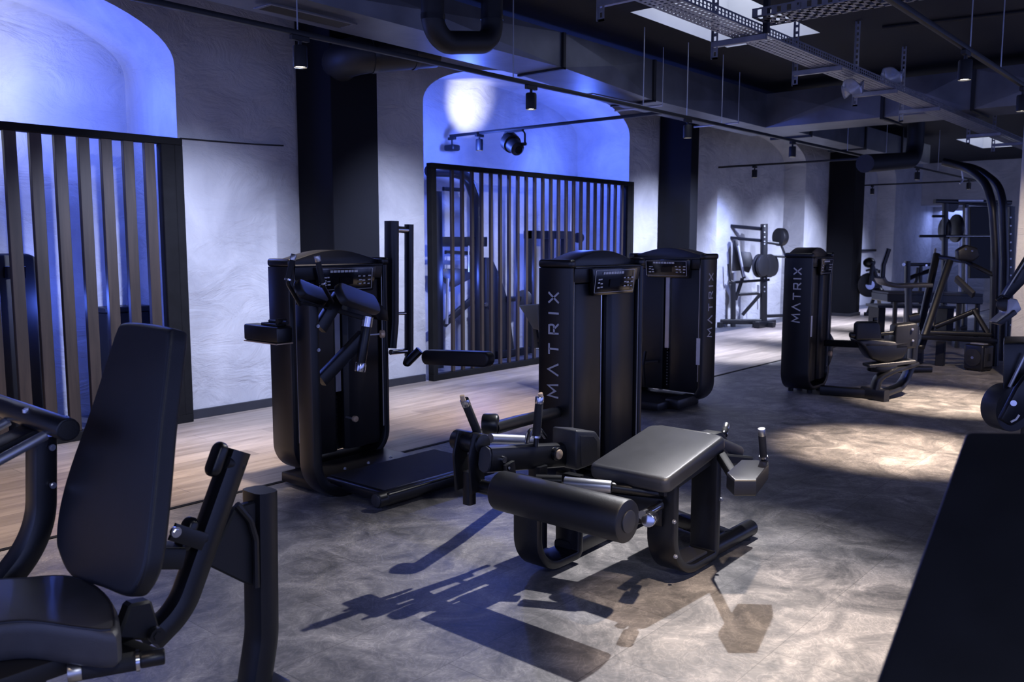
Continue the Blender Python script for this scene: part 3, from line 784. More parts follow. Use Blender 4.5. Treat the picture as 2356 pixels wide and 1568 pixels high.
# adjusting tube with chrome collars and the tan pull knob
a, b_ = q(846, 730, 4.3), q(830, 835, 4.3); d = (b_-a).normalized()
adj = p(B().cyl(a, b_, .032, 20, .004), 'adjuster_tube', BLK)
p(B().cyl(a-d*.005, a+d*.06, .036, 20).cyl(b_-d*.005, b_+d*.055, .036, 20, .003), 'chrome_collar', CHROME, adj)
kn = q(873, 768, 4.28); m_ = (a+b_)/2
m0 = V((m_.x, 4.30, kn.z))
p(B().cyl(m0, kn, .007, 10), 'knob_stem', STEELR, adj)
p(B().cyl(kn-V((-.004, .002, 0)), kn+V((.03, -.012, 0)), .026, 20, .006), 'pull_knob', BRASS, adj)
# two slanting chest pads
def slab(a, b_, wv, tv, rnd, name, m, par=root):
    """padded bar from a to b: capsule outline (ends rounded) of half-width wv, thickness vector tv"""
    a, b_, wv, tv = V(a), V(b_), V(wv), V(tv); d = (b_-a).normalized(); hw = wv.length; wn = wv.normalized(); poly = []
    for sgn, c in ((1, b_), (-1, a)):
        for k in range(9):
            t_ = math.pi*(k/8-.5); poly.append(c+d*(sgn*rnd*math.cos(t_))+wn*(sgn*hw*math.sin(t_)))
    b = B(); dome(poly, tv, b, min(.02, tv.length*.35), 4); return p(b, name, m, par)
c2a, c2b = q(790, 682, 4.16), q(848, 700, 4.42)
slab(W(778, 680, Y=4.10), W(852, 706, Y=4.30), (.0, .03, .055), (.055, .0, .022), .05, 'chest_pad', VINYL)
slab(W(683, 668, Y=4.20), W(735, 688, Y=4.40), (.0, .03, .045), (.05, .0, .022), .045, 'chest_pad', VINYL)
p(B().bar(W(690, 694, Y=4.28), W(770, 712, Y=4.34), .05, .012, (0, 1, .1)), 'pad_bracket', BLKM)
p(B().bar(W(770, 712, Y=4.34), W(850, 735, Y=4.34), .05, .03, (0, 1, .1)), 'pad_bracket', BLKM)
grip(root, q(661, 650, 4.2), q(690, 700, 4.3), q(676, 585, 4.2), .017, ALU)
grip(root, q(744, 658, 4.2), q(765, 695, 4.3), q(729, 588, 4.2), .017, ALU)
# curved guard plate behind the pads
p(B().prism([q(868, 690, 4.5), q(892, 715, 4.5), q(895, 738, 4.5), q(870, 735, 4.5), q(855, 712, 4.5)], (0, .05, 0), .008, 2), 'guard_plate', BLK)
# tall swing post right of the tower with the kick pad
xs_ = 4.34; ys_ = 4.9
q = lambda x, y: W(x, y, Y=ys_)
p(B().strap([q(901, 508), q(901, 740), q(896, 800)], (0, 1, 0), .10, .075, .2, 8, .25), 'swing_post', BLK)
p(B().strap([q(941, 516), q(941, 818)], (0, 1, 0), .06, .055, 0, 8, .25), 'hanging_arm', BLK)
p(B().cyl(q(905, 527), q(938, 529), .026, 18), 'pivot_pin', CHROME)
p(B().cyl(q(898, 722), q(934, 720), .012, 12).cyl(q(898, 810), q(940, 806), .02, 12), 'link_rod', CHROME)
e0 = q(944, 812)
p(B().bar(V((e0.x, e0.y, e0.z)), W(936, 835, Y=4.82), .06, .06, (1, 0, 0), .4).bar(W(936, 835, Y=4.82), W(966, 805, Y=4.74), .05, .06, (1, 0, 0), .3), 'pad_bracket', BLK)
ka, kb = W(978, 822, Y=4.70), W(1110, 827, X=W(978, 822, Y=4.70).x+.03)
slab(ka, kb, (.0, .0, .055), (.085, 0, .0), .05, 'kick_pad', VINYL)
# standing platform
z = .12
A = [W(905, 1130, Z=z), W(740, 1090, Z=z), W(970, 1050, Z=z), W(1080, 1075, Z=z)]
px0, px1, py0, py1 = 3.37, 4.35, 3.87, 4.48
pf = p(B().box((px0, py0, .035), (px1, py1, .105), .02, 3), 'platform', BLK)
p(B().box((px0+.03, py0+.04, .104), (px1-.02, py1-.02, .112), .003, 1), 'grip_mat', RUBBER, pf)
p(B().cyl((px0-.05, py0+.05, .065), (px1, py0+.05, .065), .048, 20, .006), 'platform_tube', BLK, pf)
p(B().cyl((px0-.056, py0+.05, .065), (px0-.048, py0+.05, .065), .040, 20, .004), 'end_cap', GREYC, pf)
p(B().box((3.3, 4.44, .02), (4.2, 4.86, .085), .01, 2), 'base_frame', BLK)
bo = B()
for xx in (3.55, 3.75, 3.95): bolt(bo, (xx, 4.5, .112), (0, 0, 1), .011)
bolt(bo, (4.2, 4.0, .112), (0, 0, 1), .011)
p(bo, 'bolts', STEELR, pf)
ft = B()
for xx, yy in ((3.4, 3.95), (4.2, 3.95), (3.35, 4.38), (4.25, 4.45)): ft.cyl((xx, yy, 0), (xx, yy, .04), .03, 14)
p(ft, 'feet', RUBBER)

# ================================================================== PRONE LEG CURL
root = thing('leg_curl_machine', 'black prone leg curl machine with sloping bench and thick roller, centre of the floor', 'gym machine', (3.9, 2.5, 0))
tower(root, (4.36, 3.26, 0), (1, 0, 0), (0, -1, 0), .86, .26, 1.50, 'left', (W(1266, 912, X=4.36).z, W(1266, 672, X=4.36).z), .082)
# right U frame
def uframe(xn, xf, y, w, znear, zfar, fil=.2):
    return B().strap([(xn, y, znear), (xn, y, .045), (xf, y, .045), (xf, y, zfar)], (0, 1, 0), w, .045, [fil, .03], 10, .25)
u1 = p(uframe(3.455, 3.87, 2.035, .15, .49, .57, .2), 'u_frame', BLK)
u2 = p(uframe(3.10, 3.43, 2.56, .15, .50, .45, .2), 'u_frame', BLK)
p(B().box((3.52, 1.98, .066), (3.80, 2.09, .082), .004, 1), 'inner_step', GREYC, u1)
# skids
p(B().tube([(3.86, 2.02, .055), (4.36, 2.02, .05)], .045, 0, 16), 'skid', BLK)
p(B().cyl((4.355, 2.02, .05), (4.375, 2.02, .05), .041, 16, .005), 'skid_end', GREYC)
p(B().bar((3.40, 2.58, .06), (4.5, 2.62, .06), .10, .09, (0, 1, 0)), 'skid', BLK)
p(B().bar((4.1, 2.02, .06), (4.5, 3.3, .06), .08, .07, (0, 0, 1)), 'skid', BLK)
p(B().bar((4.5, 2.6, .06), (4.75, 3.45, .06), .08, .07, (0, 0, 1)), 'skid', BLK)
ft = B()
for xx, yy in ((3.7, 2.035), (4.30, 2.02), (3.3, 2.56), (3.42, 2.58)): ft.cyl((xx, yy, 0), (xx, yy, .03), .03, 12)
p(ft, 'feet', RUBBER)
# bench: two pads meeting in a ridge
yb0, yb1 = 1.945, 2.38
na, nf = V((3.33, yb0, .545)), V((3.90, yb0, .655))
def benchpad(a, f, y0, y1, th, name, m):
    d = (f-a).normalized(); nrm = V((-d.z, 0, d.x)); W_ = y1-y0; c = (a+f)/2+V((0, W_/2, 0))-nrm*th
    poly = rrect(c, d, V((0, 1, 0)), (f-a).length, W_, .035, 5)
    b = B(); dome(poly, nrm*th, b, .026, 5); return p(b, name, m)
benchpad(na, nf, yb0, yb1, .075, 'bench_pad', VINYLG)
benchpad(V((3.925, yb0+.09, .650)), V((4.32, yb0+.09, .50)), yb0+.09, yb1, .065, 'bench_pad', VINYLG)
p(B().prism([(3.42, 2.0, .475), (3.88, 2.0, .56), (4.35, 2.0, .45), (4.30, 2.0, .41), (3.88, 2.0, .50), (3.42, 2.0, .43)], (0, .33, 0), .01, 1), 'bench_underframe', BLKM)
p(B().bar((3.86, 2.035, .6), (4.2, 2.1, .46), .08, .05, (0, 1, 0)), 'bench_strut', BLKM)
# cross member under the bench with the chrome sleeve
p(B().bar((3.28, 2.62, .36), (3.46, 2.03, .36), .10, .14, (1, .3, 0)), 'cross_beam', BLK)
p(B().cyl((3.20, 2.42, .475), (3.30, 2.22, .47), .030, 18, .004), 'chrome_sleeve', STEELR)
p(B().cyl((3.30, 2.22, .47), (3.45, 2.04, .44), .024, 18).cyl((3.22, 2.45, .475), (3.15, 2.55, .475), .028, 14), 'pivot_tube', BLK)
bo = B()
for c in ((3.42, 1.96, .33), (3.44, 1.96, .16), (3.88, 1.96, .33)): bolt(bo, c, (0, -1, 0), .010)
p(bo, 'bolts', STEELR)
# roller with its swing arm
ra, rb = W(1150, 1130, X=2.95), W(1452, 1195, X=2.95); ra.z = rb.z = .46
rl = p(B().cyl((2.95, 2.605, .46), (2.95, 1.90, .46), .092, 40, .012), 'roller', VINYL)
p(B().cyl((2.95, 1.902, .46), (2.95, 1.893, .46), .048, 28, .003), 'roller_cap', GREYC, rl)
p(B().cyl((2.96, 2.60, .455), (2.98, 2.78, .445), .035, 18), 'axle_stub', BLK)
p(B().cyl((3.12, 1.91, .42), (3.22, 1.95, .40), .03, 14, .004).cyl((3.20, 1.94, .40), (3.30, 1.98, .38), .018, 12).cyl((3.22, 2.0, .40), (3.40, 2.02, .40), .022, 12), 'stop_bumper', CHROME)
# long lever arm on the left, end cap towards the viewer
q = lambda x, y, Y=2.68: W(x, y, Y=Y)
la, lb_ = q(1118, 1056), q(1318, 1044)
lv = p(B().strap([la, lb_], (0, 1, 0), .075, .128, 0, 8, .42), 'lever_arm', BLK)
dl = (lb_-la).normalized()
p(B().strap([la-dl*.012, la+dl*.004], (0, 1, 0), .068, .12, 0, 8, .45), 'end_cap', GREYC, lv)
dc = q(1278, 1043, 2.64)
p(B().cyl(dc+V((0, .01, 0)), dc+V((0, -.02, 0)), .034, 24, .003), 'pivot_washer', BLK, lv)
p(B().cyl(dc+V((0, -.018, 0)), dc+V((0, -.03, 0)), .025, 24, .004), 'pivot_cap', BRASS, lv)
bc = q(1157, 1056, 2.64)
p(bolt(B(), bc+V((0, .005, 0)), (0, -1, 0), .017, .018), 'bolt', CHROME, lv)
# pivot housing beside the bench
hc = q(1340, 1033, 2.62)
poly = [W(x, y, Y=2.58) for x, y in ((1327, 990), (1372, 992), (1383, 1010), (1383, 1062), (1330, 1082), (1326, 1075))]
hs = p(B().prism(poly, (0, .16, 0), .014, 3), 'pivot_housing', GREYC)
p(B().prism([W(x, y, Y=2.577) for x, y in ((1336, 1002), (1366, 1003), (1374, 1014), (1374, 1058), (1338, 1072))], (0, .004, 0), .001, 1), 'housing_inset', GREYC, hs)
# hanging plates of the roller arm
for yy in (2.74, 2.84):
    top_, bot = W(1095, 1010, Y=yy), W(1085, 1150, Y=yy)
    p(B().strap([V((2.96, yy, .70)), V((2.93, yy, .60)), V((2.945, yy, .43))], (0, 1, 0), .016, .095, .05, 6, .3), 'link_plate', BLK)
p(B().cyl((2.965, 2.72, .655), (2.965, 2.90, .655), .05, 24, .006), 'pivot_boss', BLK)
p(B().bar((2.94, 2.79, .36), (2.94, 2.79, .52), .05, .05, (0, 1, 0)).bar((3.03, 2.62, .57), (3.05, 2.62, .44), .02, .07, (0, 1, 0)), 'swing_arm', BLK)
p(B().bar((3.30, 2.66, .5), (3.30, 2.66, .08), .08, .07, (0, 1, 0)), 'upright', BLK)
bo = B()
for c in ((3.22, 2.61, .40), (3.31, 2.61, .41), (3.02, 2.62, .55)): bolt(bo, c, (0, -1, 0), .012)
p(bo, 'bolts', STEELR)
# link tube back to the tower and the black lock knob
p(B().tube([W(1135, 985, Y=2.95), (3.6, 3.05, .62), (4.37, 3.36, .52)], .035, .2, 14), 'link_tube', BLK)
p(bolt(B(), (4.352, 3.36, .53), (-1, 0, 0), .025, .02), 'tube_bolt', CHROME)
kb0 = W(1125, 975, Y=2.98)
p(B().cyl(kb0+V((-.02, .03, 0)), kb0+V((.03, -.04, .0)), .055, 24, .014), 'lock_knob', BLK)
# steel bow between lever and tower
p(B().tube([q(1210, 1030, 2.72), q(1218, 990, 2.74), q(1240, 985, 2.76), q(1255, 1005, 2.76)], .012, .03, 10), 'guide_loop', CHROME)
p(B().cyl(W(1128, 1008, Y=2.78), W(1225, 1012, Y=2.75), .024, 14), 'cross_tube', STEELR)
grip(root, W(1102, 1002, Y=2.80), W(1100, 1030, Y=2.80), W(1068, 918, Y=2.80), .021, CHROME)
grip(root, W(1233, 1012, Y=2.66), W(1232, 1040, Y=2.66), W(1242, 912, Y=2.66), .021, CHROME)
for hx, hy, yy, dx in ((1063, 909, 2.80, -6), (1243, 904, 2.66, 1)):
    a = W(hx+3, hy+12, Y=yy); b_ = W(hx, hy, Y=yy); p(B().cyl(a, b_, .012, 14, .001), 'rod_tip', BRASS)
# elbow pads with hand grips, right and (mostly hidden) left of the bench head
zt2 = .585
q = lambda x, y: W(x, y, Z=zt2)
ep = [q(1690, 1103), q(1672, 1086), q(1706, 1056), q(1768, 1057), q(1769, 1066), q(1740, 1103)]
eb = B(); dome([v+V((0, 0, -.075)) for v in ep], V((0, 0, .075)), eb, .012, 3); e1 = p(eb, 'elbow_pad', VINYL)
p(B().bar(q(1705, 1090)+V((0, 0, -.06)), V((3.92, 2.0, .56)), .05, .04, (0, 0, 1)), 'elbow_pad_arm', BLKM)
gb = q(1757, 1058); gt = W(1752, 985, Y=gb.y); grip(root, gb, None, gt, .017, ALU)
la_ = W(1662, 1028, Y=2.25)
ctr = V((4.42, 2.52, .40))
poly = rrect(ctr, V((1, 0, .05)), V((0, 1, 0)), .26, .14, .04, 4)
eb = B(); dome(poly, V((0, 0, .085)), eb, .012, 3); p(eb, 'elbow_pad', VINYL)
a, b_ = W(1658, 1025, Y=2.12), W(1672, 976, Y=2.12)
p(B().prism([W(x, y, Y=2.05) for x, y in ((1640, 1000), (1664, 992), (1683, 1020), (1676, 1032), (1650, 1030))], (0, .10, 0), .012, 2), 'grip_bracket', BLKM)
grip(root, W(1664, 1003, Y=2.10), None, b_, .017, ALU)

# ================================================================== SECOND TOWER BEHIND
root = thing('stack_machine', 'black weight stack machine standing behind the leg curl, label strip on its edge', 'gym machine', (7.7, 4.4, 0))
tower(root, (7.54, 4.90, 0), (0, -1, 0), (-1, 0, 0), .86, .27, 1.50, 'right', (W(1648, 772, Y=4.04).z, W(1648, 628, Y=4.04).z), .085, (.815, .42, .68), rods=1, chain=True)
p(B().box((7.0, 4.2, .03), (7.56, 4.8, .10), .012, 2), 'base_plate', BLK)
p(B().box((7.2, 4.1, .02), (7.6, 4.25, .12), .02, 2), 'base_step', BLK)
p(B().bar((7.5, 4.5, .42), (7.5, 4.86, .36), .03, .03, (1, 0, 0)), 'pull_bar', BLKM)
for yy in (4.79, 4.62):
    p(B().strap([(7.44, yy, .52), (7.40, yy, .38), (7.44, yy, .16)], (0, 1, 0), .02, .03, .1, 6), 'hook_bar', BLK)
ap = [W(x, y, X=7.0) for x, y in ((1192, 702), (1236, 700), (1240, 760), (1226, 756), (1208, 726))]
p(B().prism(ap, (.22, 0, 0), .012, 3), 'arm_pad', GREYC)
p(B().bar(W(1232, 750, X=7.1), W(1236, 800, X=7.1), .05, .05, (1, 0, 0)).bar(W(1236, 780, X=7.1), V((7.5, 5.1, .55)), .05, .05, (0, 0, 1)), 'pad_arm', BLKM)
p(B().bar((7.55, 4.85, .58), (7.4, 5.25, .5), .06, .06, (0, 0, 1)).bar((7.12, 5.28, .06), (7.6, 4.85, .06), .09, .08, (0, 0, 1)).bar((7.12, 5.28, .06), (7.12, 5.27, .75), .06, .06, (1, 0, 0)), 'side_frame', BLK)
# ================================================================== FOREGROUND SEATED MACHINE (left)
root = thing('seated_press_machine', 'large black padded seat machine filling the left foreground', 'gym machine', (1.2, 2.6, 0))
p = lambda b, name, m, par=None: b.build(name, m, par or root)
def quadpad(corners, th, rim, name, m, par=root, rc=.18, n=6, crease=None):
    """cushion whose face has four given corners (a,b,c,d round the face); th = thickness vector pointing to the back"""
    c = [V(v) for v in corners]; poly = []
    for i in range(4):
        pv, cu, nx = c[i-1], c[i], c[(i+1) % 4]
        r1 = min((pv-cu).length, (nx-cu).length)*rc
        s, e = cu+(pv-cu).normalized()*r1, cu+(nx-cu).normalized()*r1
        for k in range(n+1):
            t = k/n; poly.append(s*(1-t)**2+cu*2*t*(1-t)+e*t*t)
    b = B(); dome(poly, V(th), b, rim, 5); return p(b, name, m, par), poly
# backrest, leaning back
xb, xt = 1.10, 1.32
F_ = lambda x, y, t: W(x, y, X=xb+(xt-xb)*t)
tl, tr_ = F_(272, 742, 1), F_(418, 752, 1); bl, br_ = F_(150, 1240, .18), F_(366, 1372, 0)
# waist outline: narrow top, full shoulders, rounded foot
outl = [F_(x, y, (1366-y)/624) for x, y in ((280, 740), (330, 742), (384, 752), (391, 765), (386, 820), (380, 880), (368, 988), (356, 1115), (343, 1226), (329, 1309), (306, 1360), (285, 1372), (235, 1350), (175, 1325), (150, 1270), (146, 1235), (152, 1170), (172, 1080), (215, 940), (252, 810), (268, 755))]
def smooth_closed(pts, n=4, sharp=()):
    out = []; m = len(pts)
    for i in range(m):
        p0, p1, p2, p3 = pts[i-1], pts[i], pts[(i+1) % m], pts[(i+2) % m]
        for k in range(n):
            t = k/n
            out.append(.5*((2*p1)+(-p0+p2)*t+(2*p0-5*p1+4*p2-p3)*t*t+(-p0+3*p1-3*p2+p3)*t**3))
    return out
op = smooth_closed(outl, 4)
bn = (outl[2]-outl[0]).cross(outl[10]-outl[0]).normalized()
if bn.x < 0: bn = -bn
# flatten outline into the pad plane
o0 = outl[0]; op = [v-bn*(v-o0).dot(bn) for v in op]
b = B(); dome([v+bn*.0 for v in op], bn*.062, b, .018, 5); bk = p(b, 'backrest', VINYL)
seam = [v+bn*.020-bn*.0 for v in op]; cen = sum(op, V())/len(op)
seam = [cen+(v-cen)*.985+bn*.006 for v in op]; sb = B(); sb.tube(seam[14:40], .003, 0, 6); p(sb, 'seam_piping', VINYL, bk)
mid = lambda t, off=.085: V((xb+(xt-xb)*t, 2.56, .60+.74*t))+bn*off
p(B().obox(mid(.22, .10), bn*.014, V((0, .08, 0)), V((.02, 0, .07))).bar(mid(.1, .1), mid(.1, .22), .12, .07, (0, 1, 0)), 'backrest_bracket', BLKM)
# seat cushion
zs = .555
so = [W(-150, 1372, Z=zs), W(-90, 1345, Z=zs), W(60, 1333, Z=zs), W(150, 1328, Z=zs), W(215, 1345, Z=zs), W(262, 1385, Z=zs), W(276, 1430, Z=zs), W(268, 1462, Z=zs), W(180, 1455, Z=zs), W(60, 1440, Z=zs), W(-60, 1450, Z=zs), W(-150, 1440, Z=zs)]
so2 = smooth_closed(so, 3)
b = B(); dome([v-V((0, 0, .10)) for v in so2], V((0, 0, .115)), b, .035, 6); st = p(b, 'seat', VINYLG)
b = B(); cc = sum(so2, V())/len(so2); b.tube([cc+(v-cc)*.93+V((0, 0, .011)) for v in so2]+[cc+(so2[0]-cc)*.93+V((0, 0, .011))], .0035, 0, 6); p(b, 'seam_piping', VINYL, st)
p(B().box((.72, 2.45, .40), (1.10, 2.75, .455), .01, 2), 'seat_plate', BLKM)
p(B().box((.80, 2.52, .03), (.92, 2.66, .41), .01, 2).box((.6, 2.5, .0), (1.70, 2.68, .05), .01, 2), 'seat_post', BLK)
# curved spine behind the backrest with two knobs
yq = 2.56
q = lambda x, y, Y=yq: W(x, y, Y=Y)
sp = p(B().strap([q(345, 1470), q(415, 1400), q(545, 1035)], (0, 1, 0), .085, .085, .3, 12, .35), 'spine_tube', BLK)
p(B().strap([q(395, 1425, 2.6), q(330, 1455, 2.6)], (0, 1, 0), .07, .08, 0, 4, .3), 'spine_foot', BLKM)
sd = (q(545, 1035)-q(415, 1400)).normalized(); sn = V((-sd.z, 0, sd.x))
if sn.x > 0: sn = -sn
for (px, py) in ((520, 1062), (452, 1234)):
    c = W(px, py, Y=yq-.02)
    kb_ = B(); oc = []
    for k in range(24):
        a_ = 2*math.pi*k/24; oc.append(c+sn*.02+sd*(.032*(1 if math.cos(a_) > 0 else -1)+.026*math.cos(a_))+V((0, 1, 0))*.028*math.sin(a_))
    dome(oc, sn*.035, kb_, .012, 4); kk = p(kb_, 'adjust_knob', BLK)
    p(B().cyl(c+sn*.0, c-sn*.06, .022, 16), 'knob_stem', BLKM, kk)
p(B().bar(q(396, 1222, 2.5), q(470, 1246, 2.5), .012, .055, (0, 1, 0)), 'link_bracket', BLK)
p(bolt(B(), q(402, 1222, 2.49), (0, -1, 0), .017, .012), 'bolt', CHROME)
# rear post with gusset
rp = p(B().strap([q(598, 1126, 2.58), q(602, 1455, 2.58), q(575, 1640, 2.58)], (0, 1, 0), .12, .085, .4, 10, .3), 'frame_post', BLK)
p(B().prism([q(598, 1150, 2.545), q(545, 1165, 2.545), q(478, 1300, 2.545), q(560, 1340, 2.545), q(600, 1352, 2.545)], (0, .03, 0), .006, 1), 'gusset_plate', BLKM)
p(B().tube([q(545, 1160, 2.53), q(575, 1195, 2.53), q(588, 1240, 2.53), q(590, 1350, 2.53)], .012, .05, 8), 'gusset_edge', BLK)
p(B().box((.55, 2.2, .0), (.72, 2.95, .07), .015, 2).box((1.60, 2.50, 0), (1.72, 2.66, .06), .015, 2), 'base_frame', BLK)
# seat side bracket and grip
p(B().prism([q(300, 1390, 2.45), q(350, 1380, 2.45), q(372, 1455, 2.45), q(352, 1475, 2.45), q(270, 1470, 2.45)], (0, .05, 0), .008, 1), 'side_bracket', BLKM)
pb = q(356, 1458, 2.44); p(bolt(B(), pb, (0, -1, 0), .024, .02), 'pivot_bolt', BLK)
hb_, ht_ = W(332, 1516, Z=.42), W(156, 1547, Z=.42)
hd = grip(root, hb_, None, ht_, .0265, ALU)
dv = (ht_-hb_).normalized()
p(B().cyl(hb_-dv*.055, hb_+dv*.012, .0235, 18, .006), 'handle_root', BLK, hd)
p(B().bar(hb_-dv*.03, V((1.1, 2.62, .41)), .04, .04, (0, 0, 1)), 'handle_arm', BLKM)
# far side post with cross roller and tubes
yl = 3.02
q = lambda x, y, Y=yl: W(x, y, Y=Y)
p(B().strap([q(95, 1000), q(95, 1230), q(-30, 1385), q(-160, 1420)], (0, 1, 0), .10, .075, .35, 12, .25), 'arm_post', BLK)
re = W(158, 988, Y=2.74); r2_ = V((re.x, 3.50, re.z+.01))
rl = p(B().cyl(r2_, re, .036, 24, .004), 'cross_tube', BLK)
p(B().cyl(re+V((0, .0, 0)), re+V((0, -.006, 0)), .031, 24, .003), 'tube_cap', RUBBER, rl)
tb = B()
for (ax, ay, bx, by, yy) in ((-60, 1010, 20, 968, 3.2), (-60, 1090, 105, 1000, 2.86)): tb.tube([W(ax, ay, Y=yy), W(bx, by, Y=yy)], .016, 0, 12)
p(tb, 'slide_rods', STEELR)
p(B().bar(W(-60, 1050, Y=3.02), W(75, 985, Y=3.02), .12, .02, (0, 1, 0)), 'slide_plate', BLK)
bo = B(); bolt(bo, W(118, 1028, Y=2.965), (0, -1, 0), .011); bolt(bo, W(120, 1115, Y=2.965), (0, -1, 0), .011); p(bo, 'bolts', CHROME)
bo = B(); bolt(bo, W(62, 948, Y=3.0), (0, 0, 1), .014); bolt(bo, W(150, 966, Y=2.80), (0, 0, 1), .012); p(bo, 'tube_bolts', CHROME, rl)

# ================================================================== FOREGROUND BENCH PAD (right, close to the camera)
root = thing('bench', 'out of focus black bench pad in the right foreground corner', 'bench', (1.3, .2, 0))
def hp_(x, y, D, z=None):
    d = FW*F+RT*(x-CX)+UP*(CY-y); return CAM+d*(D/(d.x*math.cos(YAW)+d.y*math.sin(YAW)))
A, Bq = hp_(2222, 986, 1.75), hp_(2600, 990, 1.62); Cq, Dq = hp_(2560, 1640, 1.12), hp_(1985, 1640, 1.25)
pn = (Bq-A).cross(Dq-A).normalized()
if pn.z < 0: pn = -pn
Cq = Cq-pn*(Cq-A).dot(pn)
quadpad([A, Bq, Cq, Dq], -pn*.075, .02, 'pad', VINYL, root, .05, 4)
ctr = (A+Bq+Cq+Dq)/4-pn*.1
p(B().bar(ctr+pn*.04, V((ctr.x, ctr.y, .06)), .09, .07, (0, 1, 0)).box((ctr.x-.35, ctr.y-.06, 0), (ctr.x+.35, ctr.y+.06, .07), .01, 2).box((ctr.x-.36, ctr.y-.25, 0), (ctr.x-.28, ctr.y+.25, .06), .01, 2).box((ctr.x+.28, ctr.y-.25, 0), (ctr.x+.36, ctr.y+.25, .06), .01, 2), 'stand', BLK, root)

# ================================================================== MACHINE WITH ROUND FOOT HUB (right edge)
root = thing('cam_machine', 'black machine with a round hub plate at the right edge behind the bench pad', 'gym machine', (4.6, .9, 0))
Dm = 4.2
h = lambda x, y, dD=0: hp_(x, y, Dm+dD)
hub = h(2335, 940); axn = V((-.55, -.83, 0)).normalized()
p(B().cyl(hub-axn*.10, hub, .115, 40, .008), 'hub_drum', GREYC, root)
p(B().prism([h(2292, 962, -.08), h(2318, 978, -.08), h(2400, 925, -.08), h(2400, 850, -.08), h(2352, 860, -.08), h(2330, 890, -.08)], axn*.03, .01, 2), 'hub_arm', BLK, root)
p(B().cyl(h(2332, 927, -.14), h(2332, 927, -.17), .014, 16), 'hub_bolt', CHROME, root)
cur = [h(2326, 970, -.165), h(2338, 964, -.165), h(2345, 954, -.165)]
p(B().tube(cur, .005, 0, 8), 'scale_mark', WHITE, root)
p(B().prism([h(2308, 788), h(2480, 788), h(2480, 1010), h(2308, 905)], V((h(2308, 850).x, h(2308, 850).y, 0)).normalized()*.35, .012, 2), 'cover_panel', BLK, root)
p(B().tube([h(2322, 890, -.03), h(2360, 812, -.03)], .008, 0, 8), 'cable_rod', STEELR, root)
cc = h(2400, 950, .2)
p(B().box((cc.x-.1, cc.y-.08, 0), (cc.x+.1, cc.y+.08, cc.z+.1), .01, 1).box((cc.x-.4, cc.y-.3, 0), (cc.x+.4, cc.y+.3, .07), .01, 1), 'pedestal', BLKM, root)

# ================================================================== ROTARY TORSO MACHINE (third tower)
root = thing('rotary_machine', 'far black weight tower joined by a floor bar to a low swivel seat', 'gym machine', (9.6, 3.4, 0))
x3 = W(1862, 800, Y=3.53).x
TW = tower(root, (x3, 3.53, 0), (1, 0, 0), (0, -1, 0), .60, .31, 1.50, 'left', (W(1820, 740, X=x3).z, W(1820, 616, X=x3).z), .085, (.025, .62, .84), rods=2)
p(B().cyl(TW(.50, -.02, .40), TW(.50, -.05, .40), .03, 16, .005), 'pull_knob', BRASS)
p(B().prism([TW(.56, -.01, .25), TW(.60, -.03, .35), TW(.62, -.03, .55), TW(.56, -.01, .62)], (0, .12, 0), .01, 2), 'side_handle_plate', BLK)
D0 = 8.35
m = lambda x, y, dD=0: hp_(x, y, D0+dD)
g0 = W(2022, 912, Z=.03); 
p(B().bar(V((x3+.15, 3.45, .05)), W(2000, 905, Z=.05), .10, .07, (0, 0, 1)), 'floor_bar', BLK)
p(B().bar(W(1985, 905, Z=.04), W(2040, 915, Z=.04), .16, .08, (0, 0, 1)), 'floor_foot', BLK)
Dg = g0.x*math.cos(YAW)+g0.y*math.sin(YAW)
m = lambda x, y, dD=0: hp_(x, y, Dg+dD)
vw = V((FW.x, FW.y, 0)).normalized()
p(B().strap([m(2012, 895), m(2020, 868), m(2055, 850), m(2098, 836, .25)], vw, .16, .05, .12, 10, .3), 'seat_arch', BLK)
p(B().strap([m(2030, 905), m(2075, 888, .25), m(2098, 835, .3), m(2104, 750, .3)], vw, .14, .06, .3, 12, .3), 'curved_spine', BLK)
p(B().prism([m(1980, 788), m(2000, 782), m(2060, 786), m(2098, 790), m(2080, 825), m(2040, 838), m(2005, 826)], vw*.22, .03, 3), 'seat_shell', BLK)
p(B().prism([m(1978, 784), m(2010, 780), m(2060, 786), m(2092, 784), m(2092, 796), m(2040, 800), m(1990, 800)], vw*.30, .02, 3), 'seat', VINYLG)
p(B().cyl(m(2030, 838, .1), m(2030, 852, .1), .15, 24, .01), 'swivel', BLK)
p(B().prism([m(2000, 839), m(2108, 828), m(2108, 834), m(2040, 846), m(2000, 846)], vw*.18, .006, 1), 'foot_plate', GREYC)
p(B().prism([m(1972, 745), m(1978, 740), m(2020, 740), m(2026, 748), m(2030, 782), m(1970, 782)], vw*.10, .02, 3), 'knee_pad', VINYL)
p(B().cyl(m(2013, 738, .05), m(2013, 730, .05), .025, 12, .005), 'knee_pad_knob', BLK)
p(B().cyl(m(1955, 770, .05), m(1975, 770, .05), .03, 14, .006).cyl(m(2026, 768, .05), m(2062, 764, .05), .02, 12), 'side_knob', BLK)
p(B().prism([m(2062, 748), m(2110, 742), m(2114, 750), m(2110, 800), m(2058, 806)], vw*.16, .02, 3), 'back_pad', VINYL)
bo = B(); bolt(bo, m(2099, 757, -.01), -vw, .012); bolt(bo, m(2100, 783, -.01), -vw, .012); p(bo, 'bolts', STEELR)
p(B().bar(TW(.45, -.02, .52), m(1990, 792, .15), .07, .11, (0, 0, 1)), 'pivot_beam', BLK)
# ================================================================== HALL BACK RIGHT: RACKS, LEG PRESS, SPEAKER
def at(D): return lambda x, y, dD=0: hp_(x, y, D+dD)
